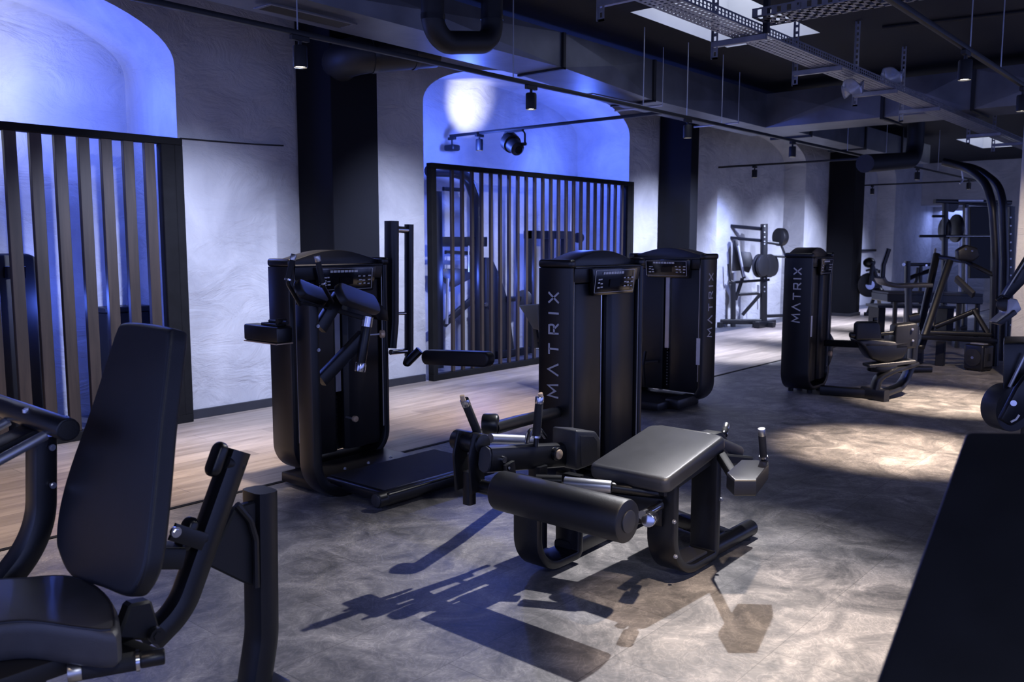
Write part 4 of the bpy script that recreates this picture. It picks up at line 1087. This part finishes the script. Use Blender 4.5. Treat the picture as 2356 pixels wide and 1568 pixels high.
# portable speaker on the floor
root = thing('portable_speaker', 'boxy black portable speaker standing on the floor', 'speaker', W(2245, 852, Z=0))
a, b_, c = W(2214, 850, Z=0), W(2259, 856, Z=0), W(2286, 848, Z=0)
e1 = (b_-a); e2 = (c-b_); e2 = V((e1.y*-1, e1.x, 0)).normalized()*e1.length*.9
if e2.x < 0: e2 = -e2
p = lambda b, name, m, par=None: b.build(name, m, par or root)
Zh = V((0, 0, .325))
p(B().prism([a+V((0, 0, .01)), b_+V((0, 0, .01)), b_+e2+V((0, 0, .01)), a+e2+V((0, 0, .01))], Zh, .03, 3), 'body', BLK)
nf_ = -e2.normalized(); u_ = e1.normalized()
ce = (a+b_)/2+V((0, 0, .17))
p(B().cyl(ce+nf_*.0, ce+nf_*.012, .11, 30, .004), 'grille', RUBBER)
p(B().cyl(ce+nf_*.012, ce+nf_*.015, .018, 20), 'badge', ALU)
sc = b_+e2*.5+u_*.002
p(B().obox(sc+V((0, 0, .18)), u_*.004, e2*.36, V((0, 0, .12)), .002, 1), 'side_panel', GREYC)
p(B().obox(sc+V((0, 0, .18))+u_*.005, u_*.006, e2*.12, V((0, 0, .045)), .003, 1), 'handle', BLKM)
p(B().obox((a+b_)/2+e2*.5+V((0, 0, .338)), u_*.09, e2*.2, V((0, 0, .006)), .003, 1), 'control_panel', SILV)
ft = B()
for s, t_ in ((.15, .15), (.85, .15), (.15, .85), (.85, .85)): ft.cyl(a+e1*s+e2*t_, a+e1*s+e2*t_+V((0, 0, .02)), .02, 10)
p(ft, 'feet', RUBBER)
# leg press / hack squat frame with two tall bent tubes
D1 = 11.3; m = at(D1); vw = V((FW.x, FW.y, 0)).normalized(); hd_ = V((RT.x, RT.y, 0))
root = thing('leg_press_machine', 'large black leg press with twin tall bent tubes and angled rails', 'gym machine', hp_(2200, 800, D1))
root.location.z = 0
def flo(x, D): 
    v = hp_(x, 700, D); v.z = 0; return v
def post(x, y, D): return [hp_(x, y, D), flo(x, D)]
bt1 = [m(2170, 372, .7), m(2225, 385, .5), m(2268, 420, .2), m(2284, 470), m(2292, 600), flo(2296, D1)]
bt2 = [m(2195, 378, 1.1), m(2250, 388, .9), m(2298, 425, .6), m(2308, 470, .5), m(2312, 600, .5), flo(2314, D1+.5)]
for t_ in (bt1, bt2): p(B().tube(t_, .052, .6, 16, 8), 'bent_tube', BLK)
rails = [((2155, 585, .9), (2110, 790, .3)), ((2185, 600, .2), (2118, 800, -.2))]
for (a0, b0) in rails: p(B().bar(m(*a0), m(*b0), .09, .09, hd_, .3), 'angled_rail', BLK)
p(B().bar(m(2152, 572, 1.0), m(2130, 700, .6), .03, .03, hd_, .3), 'bright_slide', STEELR)
p(B().bar(m(2155, 590, .9), m(2215, 600, .5), .06, .06, vw).bar(m(2200, 590, .4), m(2285, 632, .0), .05, .05, vw), 'frame', BLK)
p(B().prism([m(2203, 575), m(2225, 562), m(2252, 570), m(2256, 590), m(2240, 602), m(2206, 598)], vw*.10, .03, 3), 'head_pad', VINYL)
p(bolt(bolt(B(), m(2221, 573, -.0), -vw, .014), m(2236, 577, -.0), -vw, .014), 'pad_bolts', CHROME)
p(B().bar(m(2115, 764, .2), m(2290, 770, .0), .10, .06, vw).bar(m(2115, 774, -.3), m(2290, 784, -.2), .10, .06, vw), 'base_rail', BLK)
p(B().bar(m(2200, 640, .3), m(2240, 678, .1), .14, .05, vw), 'sled_plate', GREYC)
fb = B()
for (x, D) in ((2170, D1), (2290, D1), (2120, D1+.2)):
    v = flo(x, D); fb.box((v.x-.05, v.y-.05, 0), (v.x+.05, v.y+.05, hp_(x, 785, D).z), .006, 1)
p(fb, 'feet', BLKM)
p(B().bar(m(2150, 752, .2), m(2250, 712, .1), .06, .06, vw).bar(m(2240, 712, .1), m(2272, 765, .0), .06, .06, vw).bar(m(2148, 750, .2), m(2150, 700, .3), .04, .04, vw), 'brace', BLK)
p(B().tube([m(2195, 372, 1.0), m(2212, 382, .9), m(2216, 415, .9), m(2208, 422, .9)], .012, .12, 8), 'hook', STEELR)
# bench platform with step behind it
D2 = 13.2; m = at(D2)
root = thing('flat_platform_bench', 'low dark flat bench with silver top edge behind the swivel seat', 'bench', flo(2160, D2))
p(B().prism([m(2042, 676), m(2262, 680), m(2262, 700), m(2042, 694)], vw*.6, .01, 1), 'top', BLK)
p(B().prism([m(2044, 672), m(2262, 676), m(2262, 681), m(2044, 677)], vw*.6, .004, 1), 'top_pad', GREYC)
for x in (2060, 2207, 2250):
    for dd in (0.05, .5): p(B().bar(hp_(x, 690, D2+dd), flo(x, D2+dd), .06, .06, hd_), 'leg', BLKM)
root = thing('step_bench', 'low black aerobic step on the floor under the flat bench', 'step', flo(2080, 14.2))
m = at(14.2); z_ = m(2080, 708).z
p(B().prism([m(2020, 702), m(2200, 704), m(2200, 710), m(2020, 708)], vw*.5, .004, 1), 'top', BLK)
for x in (2030, 2188): p(B().prism([hp_(x-8, 708, 14.25), hp_(x+8, 708, 14.25), flo(x+8, 14.25), flo(x-8, 14.25)], vw*.4, .004, 1), 'block', RUBBER)
# hip bench with curved seat pad and tall padded upright
D3 = 10.6; m = at(D3)
root = thing('extension_bench', 'black back extension bench with an upright tube, left of the leg press', 'gym machine', flo(2090, D3))
p(B().strap([m(2024, 638), m(2030, 650), m(2060, 657), m(2135, 655)], vw, .26, .05, .08, 8, .4), 'seat_pad', VINYLG)
p(B().strap([m(2030, 642), m(2032, 610), m(2045, 572)], vw, .05, .05, .1, 6, .8), 'upright_roll', VINYL)
p(B().bar(m(2090, 660, .1), flo(2100, D3+.1), .09, .07, vw, .3).bar(m(2088, 735, .1), m(2112, 730, .1), .12, .12, vw), 'post', BLK)
p(B().bar(flo(2060, D3+.1)+V((0, 0, .04)), flo(2150, D3+.1)+V((0, 0, .04)), .08, .07, vw), 'foot_rail', BLK)
# tall rack with a bright bar
D4 = 15.0; m = at(D4)
root = thing('smith_rack', 'tall black rack with a bright horizontal bar beyond the leg press', 'gym machine', flo(2240, D4))
for x, dd in ((2175, 0), (2222, .9), (2288, 0), (2318, .9)): p(B().bar(hp_(x, 462, D4+dd), flo(x, D4+dd), .085, .085, hd_), 'upright', BLK)
p(B().bar(m(2150, 463), m(2325, 466), .10, .07, vw).bar(hp_(2205, 468, D4+.9), hp_(2320, 470, D4+.9), .07, .06, vw), 'top_beam', BLK)
p(B().bar(m(2205, 461, -.06), m(2262, 461, -.06), .02, .04, vw), 'top_plate', STEELR)
p(B().cyl(m(2176, 543, -.12), m(2282, 543, -.12), .022, 12), 'barbell', ALU)
p(B().cyl(m(2115, 543, -.12), m(2176, 543, -.12), .022, 12).cyl(m(2145, 497, -.1), m(2172, 497, -.1), .022, 12), 'bar_sleeve', PLATE)
pb_ = B()
for x, y, r in ((2170, 528, .20), (2196, 525, .24)): pb_.cyl(hp_(x, y, D4+.1), hp_(x+7, y, D4+.1), r, 28, .01)
p(pb_, 'plates', PLATE)
p(B().cyl(m(2223, 478, .6), flo(2224, D4+.6)+V((0, 0, .3)), .018, 12).cyl(m(2209, 520, .6), flo(2209, D4+.6)+V((0, 0, .3)), .018, 12), 'guide_rods', STEELR)
p(B().prism([m(2232, 475, 1.0), m(2286, 475, 1.0), m(2286, 640, 1.0), m(2232, 640, 1.0)], vw*.1, .01, 1), 'weight_cover', BLKM)
p(B().prism([m(2178, 468), m(2208, 464), m(2205, 478), m(2195, 488), m(2182, 486)], vw*.06, .006, 1), 'pulley_cover', BLK)
p(B().bar(flo(2165, D4)+V((0, 0, .05)), flo(2320, D4)+V((0, 0, .05)), .09, .09, (0, 0, 1)).bar(flo(2290, D4)+V((0, 0, .05)), flo(2318, D4+.9)+V((0, 0, .05)), .09, .09, (0, 0, 1)).bar(flo(2175, D4)+V((0, 0, .05)), flo(2222, D4+.9)+V((0, 0, .05)), .09, .09, (0, 0, 1)), 'base', BLK)
# bracketed cross frame near the far recess
D5 = 16.0; m = at(D5)
root = thing('half_rack', 'low black half rack with a curved brace in front of the far blue recess', 'gym machine', flo(2100, D5))
p(B().bar(m(2088, 600), flo(2088, D5), .09, .09, hd_).bar(m(2118, 612), flo(2118, D5), .06, .06, hd_), 'upright', BLK)
p(B().bar(m(2080, 608), m(2150, 608), .08, .06, vw), 'cross_beam', BLK)
p(B().tube([m(2092, 640), m(2110, 632), m(2140, 622)], .04, .3, 10).tube([m(2092, 668), m(2108, 650), m(2112, 615)], .03, .3, 10), 'curved_brace', BLK)
p(bolt(bolt(B(), m(2079, 608, -.06), -vw, .03), m(2131, 610, -.06), -vw, .02), 'bolts', CHROME)
p(B().bar(flo(2080, D5)+V((0, 0, .05)), flo(2150, D5)+V((0, 0, .05)), .1, .09, (0, 0, 1)), 'base', BLK)
# hanging cable arm with silver guard at the right
D6 = 7.6; m = at(D6)
root = thing('cable_arm_machine', 'black machine arm with a silver folded guard against the pale pier', 'gym machine', flo(2380, D6))
p(B().prism([m(2308, 680), m(2322, 690), m(2420, 590), m(2420, 540), m(2370, 580)], vw*.06, .01, 2), 'arm', BLK)
p(B().prism([m(2334, 652, -.02), m(2352, 640, -.02), m(2362, 610, -.02), m(2350, 622, -.02)], vw*.02, .004, 1), 'arm_label', GREYC)
p(B().tube([m(2306, 684, -.02), m(2372, 580, -.02)], .006, 0, 8), 'bright_edge', ALU)
p(B().prism([m(2322, 685), m(2342, 688), m(2352, 712), m(2310, 746), m(2292, 742), m(2318, 720)], vw*.14, .012, 2), 'silver_guard', SILV)
p(B().prism([m(2292, 745, -.02), m(2306, 748, -.02), m(2342, 722, -.02), m(2336, 712, -.02), m(2312, 730, -.02)], vw*.1, .008, 2), 'guard_pad', GREYC)
p(B().cyl(m(2310, 700, .03), m(2310, 700, .12), .06, 20, .006).tube([m(2292, 690, -.02), m(2305, 680, -.02), m(2318, 684, -.02)], .014, .02, 8), 'pulley', BLK)
p(B().bar(m(2420, 560), flo(2420, D6), .10, .10, hd_).bar(flo(2340, D6)+V((0, 0, .05)), flo(2460, D6)+V((0, 0, .05)), .1, .09, (0, 0, 1)), 'post', BLK)
# thin rack edge by the pier
D7 = 13.4; m = at(D7)
root = thing('storage_rack', 'narrow perforated black rack post beside the pale pier', 'rack', flo(2322, D7))
for dd in (0, .6): p(B().bar(hp_(2327, 475, D7+dd), flo(2327, D7+dd), .09, .07, hd_), 'upright', BLK)
for y in (478, 555, 600, 660, 735): p(B().bar(m(2327, y), hp_(2327, y, D7+.6), .05, .05, (0, 0, 1)), 'cross_bar', GREYC)
bo = B()
for k in range(14): bolt(bo, m(2325, 500+k*19, -.06), -vw, .012)
p(bo, 'bolts', STEELR)

# ================================================================== ARCH 3: PLATE LOADED RACK
D8 = 16.6; m = at(D8)
root = thing('plate_loaded_press', 'black plate loaded press with a stack of discs in the third arch', 'gym machine', flo(1730, D8))
p(B().bar(m(1758, 515), flo(1758, D8), .12, .12, hd_), 'main_upright', BLK)
bo = B()
for y in (520, 534, 545, 555, 561, 640, 660, 670): bolt(bo, m(1759, y, -.07), -vw, .014)
p(bo, 'bolts', STEELR)
p(B().bar(m(1660, 518, .3), m(1750, 526), .07, .07, vw).bar(m(1664, 518, .3), m(1660, 545, .3), .07, .07, hd_).bar(m(1660, 545, .3), m(1750, 553), .07, .06, vw), 'top_frame', BLK)
p(B().tube([m(1658, 548, .1), m(1662, 558, .1), m(1669, 572, .1)], .017, .05, 8), 'hook_handle', BLK)
p(B().prism([m(1688, 550), m(1698, 550), m(1700, 575), m(1706, 622), m(1686, 624), m(1688, 580)], vw*.10, .02, 2), 'back_pad', VINYL)
p(B().prism([m(1704, 578, .2), m(1728, 580, .2), m(1734, 600, .2), m(1724, 628, .2), m(1704, 620, .2)], vw*.1, .02, 2), 'seat_pad', VINYL)
p(B().bar(m(1698, 565, -.1), m(1712, 636, -.1), .04, .04, vw), 'bright_lever', STEELR)
p(B().bar(m(1690, 552), m(1712, 640), .06, .06, vw).bar(m(1708, 640), m(1692, 690), .07, .06, vw), 'press_arm', BLK)
p(B().tube([m(1675, 607, -.1), m(1680, 644, -.1), m(1686, 648, -.1)], .02, .05, 8), 'side_handle', BLK)
p(B().bar(m(1676, 650), m(1770, 643), .06, .05, vw).bar(m(1700, 677), m(1745, 674), .07, .06, vw), 'cross_beam', BLK)
p(B().bar(m(1687, 648), flo(1688, D8), .09, .09, hd_), 'upright', BLK)
p(B().bar(m(1708, 724), m(1750, 676), .06, .06, vw), 'diagonal', BLK)
for i, (x, r, dd) in enumerate(((1744, .22, -.22), (1752, .20, -.32), (1768, .22, -.12), (1774, .20, -.02))):
    pl = p(B().cyl(m(x, 611, dd), m(x+6, 611, dd-.04), r, 36, .012), 'weight_plate', PLATE)
    p(B().cyl(m(x, 611, dd-.045), m(x+1, 611, dd-.055), .04, 16), 'plate_hub', CHROME if i == 1 else BLK, pl)
p(B().bar(m(1760, 556), m(1800, 562), .06, .06, vw).bar(m(1796, 560), m(1807, 588), .04, .04, vw).bar(m(1766, 588), m(1806, 590), .05, .05, vw), 'horn_arm', BLK)
p(B().cyl(m(1790, 545, .0), m(1801, 545, .05), .17, 30, .01), 'weight_disc', PLATE)
p(B().bar(flo(1650, D8)+V((0, 0, .10)), flo(1765, D8)+V((0, 0, .10)), .1, .1, (0, 0, 1)).bar(flo(1742, D8-.3)+V((0, 0, .06)), flo(1780, D8+.2)+V((0, 0, .06)), .12, .12, (0, 0, 1)).bar(m(1752, 727), m(1815, 725, .3), .06, .06, vw), 'base', BLK)
fb = B()
for x in (1655, 1742, 1776):
    v = flo(x, D8-.1); fb.box((v.x-.06, v.y-.06, 0), (v.x+.06, v.y+.06, .10), .006, 1)
p(fb, 'feet', BLKM)
p(B().prism([m(1745, 655, .4), m(1747, 655, .4), m(1747, 712, .4), m(1745, 712, .4)], vw*.1, .0, 1), 'label_strip', WHITE)
# horizontal safety rail + low wall bar at the back of arch 4
root = thing('wall_rail', 'thin dark rail along the back of the farthest arch', 'rail', (22.3, 7.7, .95))
ra_ = W(1986, 576, Y=7.66); rb_ = W(2018, 576, Y=7.66)
tag(root, root['label'], 'rail'); p(B().bar((21.0, 7.71, ra_.z), (23.6, 7.71, ra_.z), .08, .06, (0, 1, 0)), 'bar', BLKM)
# exercise bike in arch 4
D9 = 19.2; m = at(D9)
root = thing('exercise_bike', 'black spin bike against the last arch', 'exercise bike', flo(2004, D9))
fl = B(); c = m(2000, 655); fl.cyl(c-hd_*.0-vw*.03, c+vw*.03, .27, 36, .01); p(fl, 'flywheel', PLATE)
p(B().cyl(c-vw*.05, c-vw*.035, .10, 24), 'flywheel_hub', CHROME)
p(B().bar(m(2000, 655, -.1), m(2008, 605, -.1), .07, .08, vw).bar(m(2008, 612), m(2024, 660), .08, .07, vw).bar(m(2003, 660), m(2028, 662), .08, .08, vw).bar(m(2024, 660), m(2028, 628), .06, .06, vw), 'frame', BLK)
p(B().ball(m(2000, 604), .13, 1, 1, .9), 'handlebar_pod', BLK)
p(B().tube([m(1994, 622, -.2), m(2010, 618), m(2018, 620, .2)], .025, .1, 8), 'handlebar', BLK)
p(B().prism([m(2020, 622), m(2032, 620), m(2034, 627), m(2022, 629)], vw*.2, .02, 2), 'saddle', VINYL)
p(B().ball(m(2022, 672), .12, 1, 1, 1), 'crank_case', BLK)
p(B().bar(flo(1990, D9-.2)+V((0, 0, .05)), flo(2012, D9-.2)+V((0, 0, .05)), .08, .07, (0, 0, 1)).bar(flo(2014, D9+.3)+V((0, 0, .05)), flo(2036, D9+.3)+V((0, 0, .05)), .08, .07, (0, 0, 1)).bar(flo(1998, D9-.2)+V((0, 0, .08)), m(2014, 675), .07, .07, vw).bar(flo(2026, D9+.3)+V((0, 0, .08)), m(2020, 675), .07, .07, vw), 'base', BLK)

# ================================================================== BEHIND THE SLAT SCREENS
yb = 7.95
q = lambda x, y, Y=yb: W(x, y, Y=Y)
def fl_(x, Y=yb): v = W(x, 600, Y=Y); v.z = 0; return v
root = thing('cable_rack', 'tall black cable machine with a curved top tube behind the middle slat screen', 'gym machine', fl_(1060))
ct = [fl_(996, 7.8), q(996, 440, 7.8), q(985, 400, 7.8), q(960, 385, 7.8)]
p(B().tube([fl_(1098), q(1098, 470), q(1076, 405), q(1040, 395), q(985, 393)], .07, .3, 14, 8), 'curved_tube', BLK)
p(B().bar(q(1003, 440), fl_(1005), .14, .10, (1, 0, 0)), 'side_upright', BLK)
p(B().bar(q(1000, 556), q(1118, 556), .05, .13, (0, 1, 0)), 'shelf_beam', BLK)
p(B().bar(q(1020, 434), q(1066, 437), .04, .05, (0, 1, 0)).bar(q(1025, 580), q(1080, 582), .04, .05, (0, 1, 0)), 'cross_bar', BLK)
p(B().prism([q(1018, 618), q(1086, 618), q(1086, 640), q(1048, 660), q(1018, 636)], (0, .12, 0), .01, 2), 'thigh_pad', VINYL)
p(B().bar(q(1022, 745), q(1095, 680), .05, .09, (0, 1, 0)), 'diagonal', BLK)
p(B().cyl(q(1078, 565, 7.9), q(1078, 625, 7.9), .01, 8).cyl(q(1030, 640, 7.9), q(1028, 745, 7.9), .02, 8), 'cable', STEELR)
p(B().prism([fl_(1118), q(1118, 592), q(1132, 592), q(1150, 630), q(1170, 690), fl_(1186)], (0, .14, 0), .01, 1), 'stack_cover', BLKM)
p(B().bar(q(1165, 688), q(1205, 686), .05, .07, (0, 1, 0)).bar(fl_(1140)+V((0, 0, .06)), fl_(1215)+V((0, 0, .06)), .1, .1, (0, 0, 1)), 'side_arm', BLK)
bo = B(); bolt(bo, q(1128, 706, 7.93), (0, -1, 0), .03); bolt(bo, q(1118, 700, 7.93), (0, -1, 0), .03); bolt(bo, q(1150, 705, 7.93), (0, -1, 0), .02); p(bo, 'bolts', CHROME)
p(B().cyl(q(1205, 686, 7.9), q(1205, 686, 8.0), .12, 24, .01), 'disc', PLATE)
root = thing('cabinet_frame', 'black upright frame behind the right half of the middle slat screen', 'rack', fl_(1262, 8.0))
x0, x1 = q(1224, 530, 8.0), q(1306, 530, 8.0)
for xx in (x0.x, (x0.x+x1.x)/2, x1.x): p(B().box((xx-.05, 7.96, 0), (xx+.05, 8.1, x0.z), .006, 1), 'upright', BLK)
p(B().box((x0.x-.05, 7.95, x0.z-.12), (x1.x+.12, 8.12, x0.z), .006, 1), 'top_beam', BLK)
p(B().cyl((x1.x+.22, 7.98, x0.z-.1), (x1.x+.3, 7.98, x0.z-.1), .08, 18, .01), 'roller', VINYL)
q = lambda x, y, Y=7.8: W(x, y, Y=Y)
root = thing('cardio_machine', 'dark bulky cardio machine behind the left slat screen', 'gym machine', fl_(40, 7.8))
p(B().prism([fl_(-60, 7.7), q(-60, 585, 7.7), q(70, 583, 7.7), q(98, 600, 7.7), fl_(108, 7.7)], (0, .35, 0), .03, 2), 'body', BLKM)
p(B().prism([q(10, 612, 7.68), q(60, 612, 7.68), q(60, 640, 7.68), q(10, 640, 7.68)], (0, .02, 0), .004, 1), 'display', SCREEN)
root = thing('storage_box', 'black storage box behind the right end of the left slat screen', 'box', fl_(275, 8.0))
a0, b0 = fl_(240, 7.92), fl_(338, 7.92); zz = W(290, 705, Y=7.92).z
p(B().box((a0.x, 7.92, 0), (b0.x, 8.15, zz-.05), .01, 1), 'body', BLKM); p(B().box((a0.x-.015, 7.905, zz-.05), (b0.x+.015, 8.165, zz), .008, 1), 'lid', BLK)
tw = [q(290, 520, 8.1), q(302, 500, 8.1), q(306, 560, 8.1), q(306, 660, 8.1), q(312, 690, 8.1), q(292, 706, 8.1), q(294, 640, 8.1)]
tag(B().prism([v for v in tw], (0, .02, 0), .005, 1).build('hanging_towel', mat('blue_grey_cloth', (.10, .12, .25), .9, 0, .3, 60, .15, 5)), 'bluish cloth hanging above the storage box behind the left screen', 'towel')
# ================================================================== LIGHT
wd = bpy.data.worlds.new('world'); S.world = wd; wd.use_nodes = True
wd.node_tree.nodes['Background'].inputs[0].default_value = (.22, .28, .72, 1); wd.node_tree.nodes['Background'].inputs[1].default_value = 2.1
zl_ = ZT-.225
COOL = (.60, .67, 1)
for i, (x, lab) in enumerate(t1):
    c = (1, .85, .76) if i < 2 else (.72, .78, 1)
    lamp((x, YT1, zl_), (x+.05, YT1+.8, 0), 470 if i < 3 else 1100, 54, 1, c, name='track_beam')
    lamp((x, YT1, zl_), (x+.35, YW, .75), 820 if i < 3 else 1300, 80, 1, COOL, name='track_wash')
for x in (-.6, 1.6): lamp((x, YT1, zl_), (x, YT1+.8, 0), 330, 80, .8, WARM, name='track_beam')
# lamps over the leg curl, just above the picture
lamp((5.2, 2.5, 3.3), (3.1, 2.1, 0), 760, 62, .9, (.93, .92, .97), .025, name='track_beam')
for x, y, ax, ay, pw, dg in ((2.85, 1.15, 3.3, 1.30, 560, 44), (W(2222, 130, Y=YT2).x, YT2, 7.0, 2.05, 1500, 40), (W(2352, 235, Y=YT2).x, YT2, W(2180, 925, Z=0).x, W(2180, 925, Z=0).y, 1500, 40), (.2, YT2, .3, 1.6, 120, 60)):
    lamp((x, y, zl_), (ax, ay, 0), pw, dg, .95, WARM, name='track_beam')
lamp((9.3, 1.3, zl_), (11.7, 2.0, .9), 300, 60, .9, WARM, name='track_beam')
# blue arch lighting
for (xc, y, w, pw) in ((1.8, 7.7, 3.2, 60), (9.1, 7.7, 3.4, 60)):
    pass
lamp(ST_C+ST_AX*.19, W(1075, 235, Y=8.26), 210, 42, 1, (.85, .86, 1), name='stage_beam')
bpy.data.lights  # lamps of the left arch stand outside the frame
lamp((1.9, 7.36, 2.75), (2.3, 8.22, 2.95), 170, 108, 1, (.84, .88, 1), name='arch_beam')
for x, pw in ((3.3, 58), (7.9, 70), (10.3, 75)):
    l = bpy.data.lights.new('blue_arch_fill', 'POINT'); l.energy = pw; l.color = BLUE; l.shadow_soft_size = .08
    ob = bpy.data.objects.new('blue_arch_fill', l); COL.objects.link(ob); ob.location = (x, 7.5, 2.75)
for x, y, z, pw in ((8.3, 7.62, 1.15, 26), (10.2, 7.62, 1.15, 26), (3.1, 7.62, 1.1, 16)):  # added low fill lights behind the screens, no fitting, deepen the blue
    l = bpy.data.lights.new('blue_arch_fill', 'POINT'); l.energy = pw; l.color = BLUE; l.shadow_soft_size = .1
    ob = bpy.data.objects.new('blue_arch_fill', l); COL.objects.link(ob); ob.location = (x, y, z)
lamp((-.2, -1.2, 2.9), (1.2, .2, .8), 150, 90, 1, (.72, .78, 1), name='foreground_fill')  # added lamp behind the camera, no fitting, brightens the foreground bench pad
for x, y in ((XP2, W(1736, 395, X=XP2).y), (XP3, W(2007, 437, X=XP3).y)):
    lamp((x, 6.75, zl_), (x, 7.75, .9), 240, 100, 1, (.28, .38, 1), name='arch_beam')
area((26.9, 6.5, 2.5), (26.9, 6.5, 0), 22, .8, 1.2, (.3, .4, 1), 'recess_glow')
S.view_settings.view_transform = 'Standard'; S.view_settings.look = 'None'; S.view_settings.exposure = 0; S.view_settings.gamma = 1
S.view_settings.use_curve_mapping = False
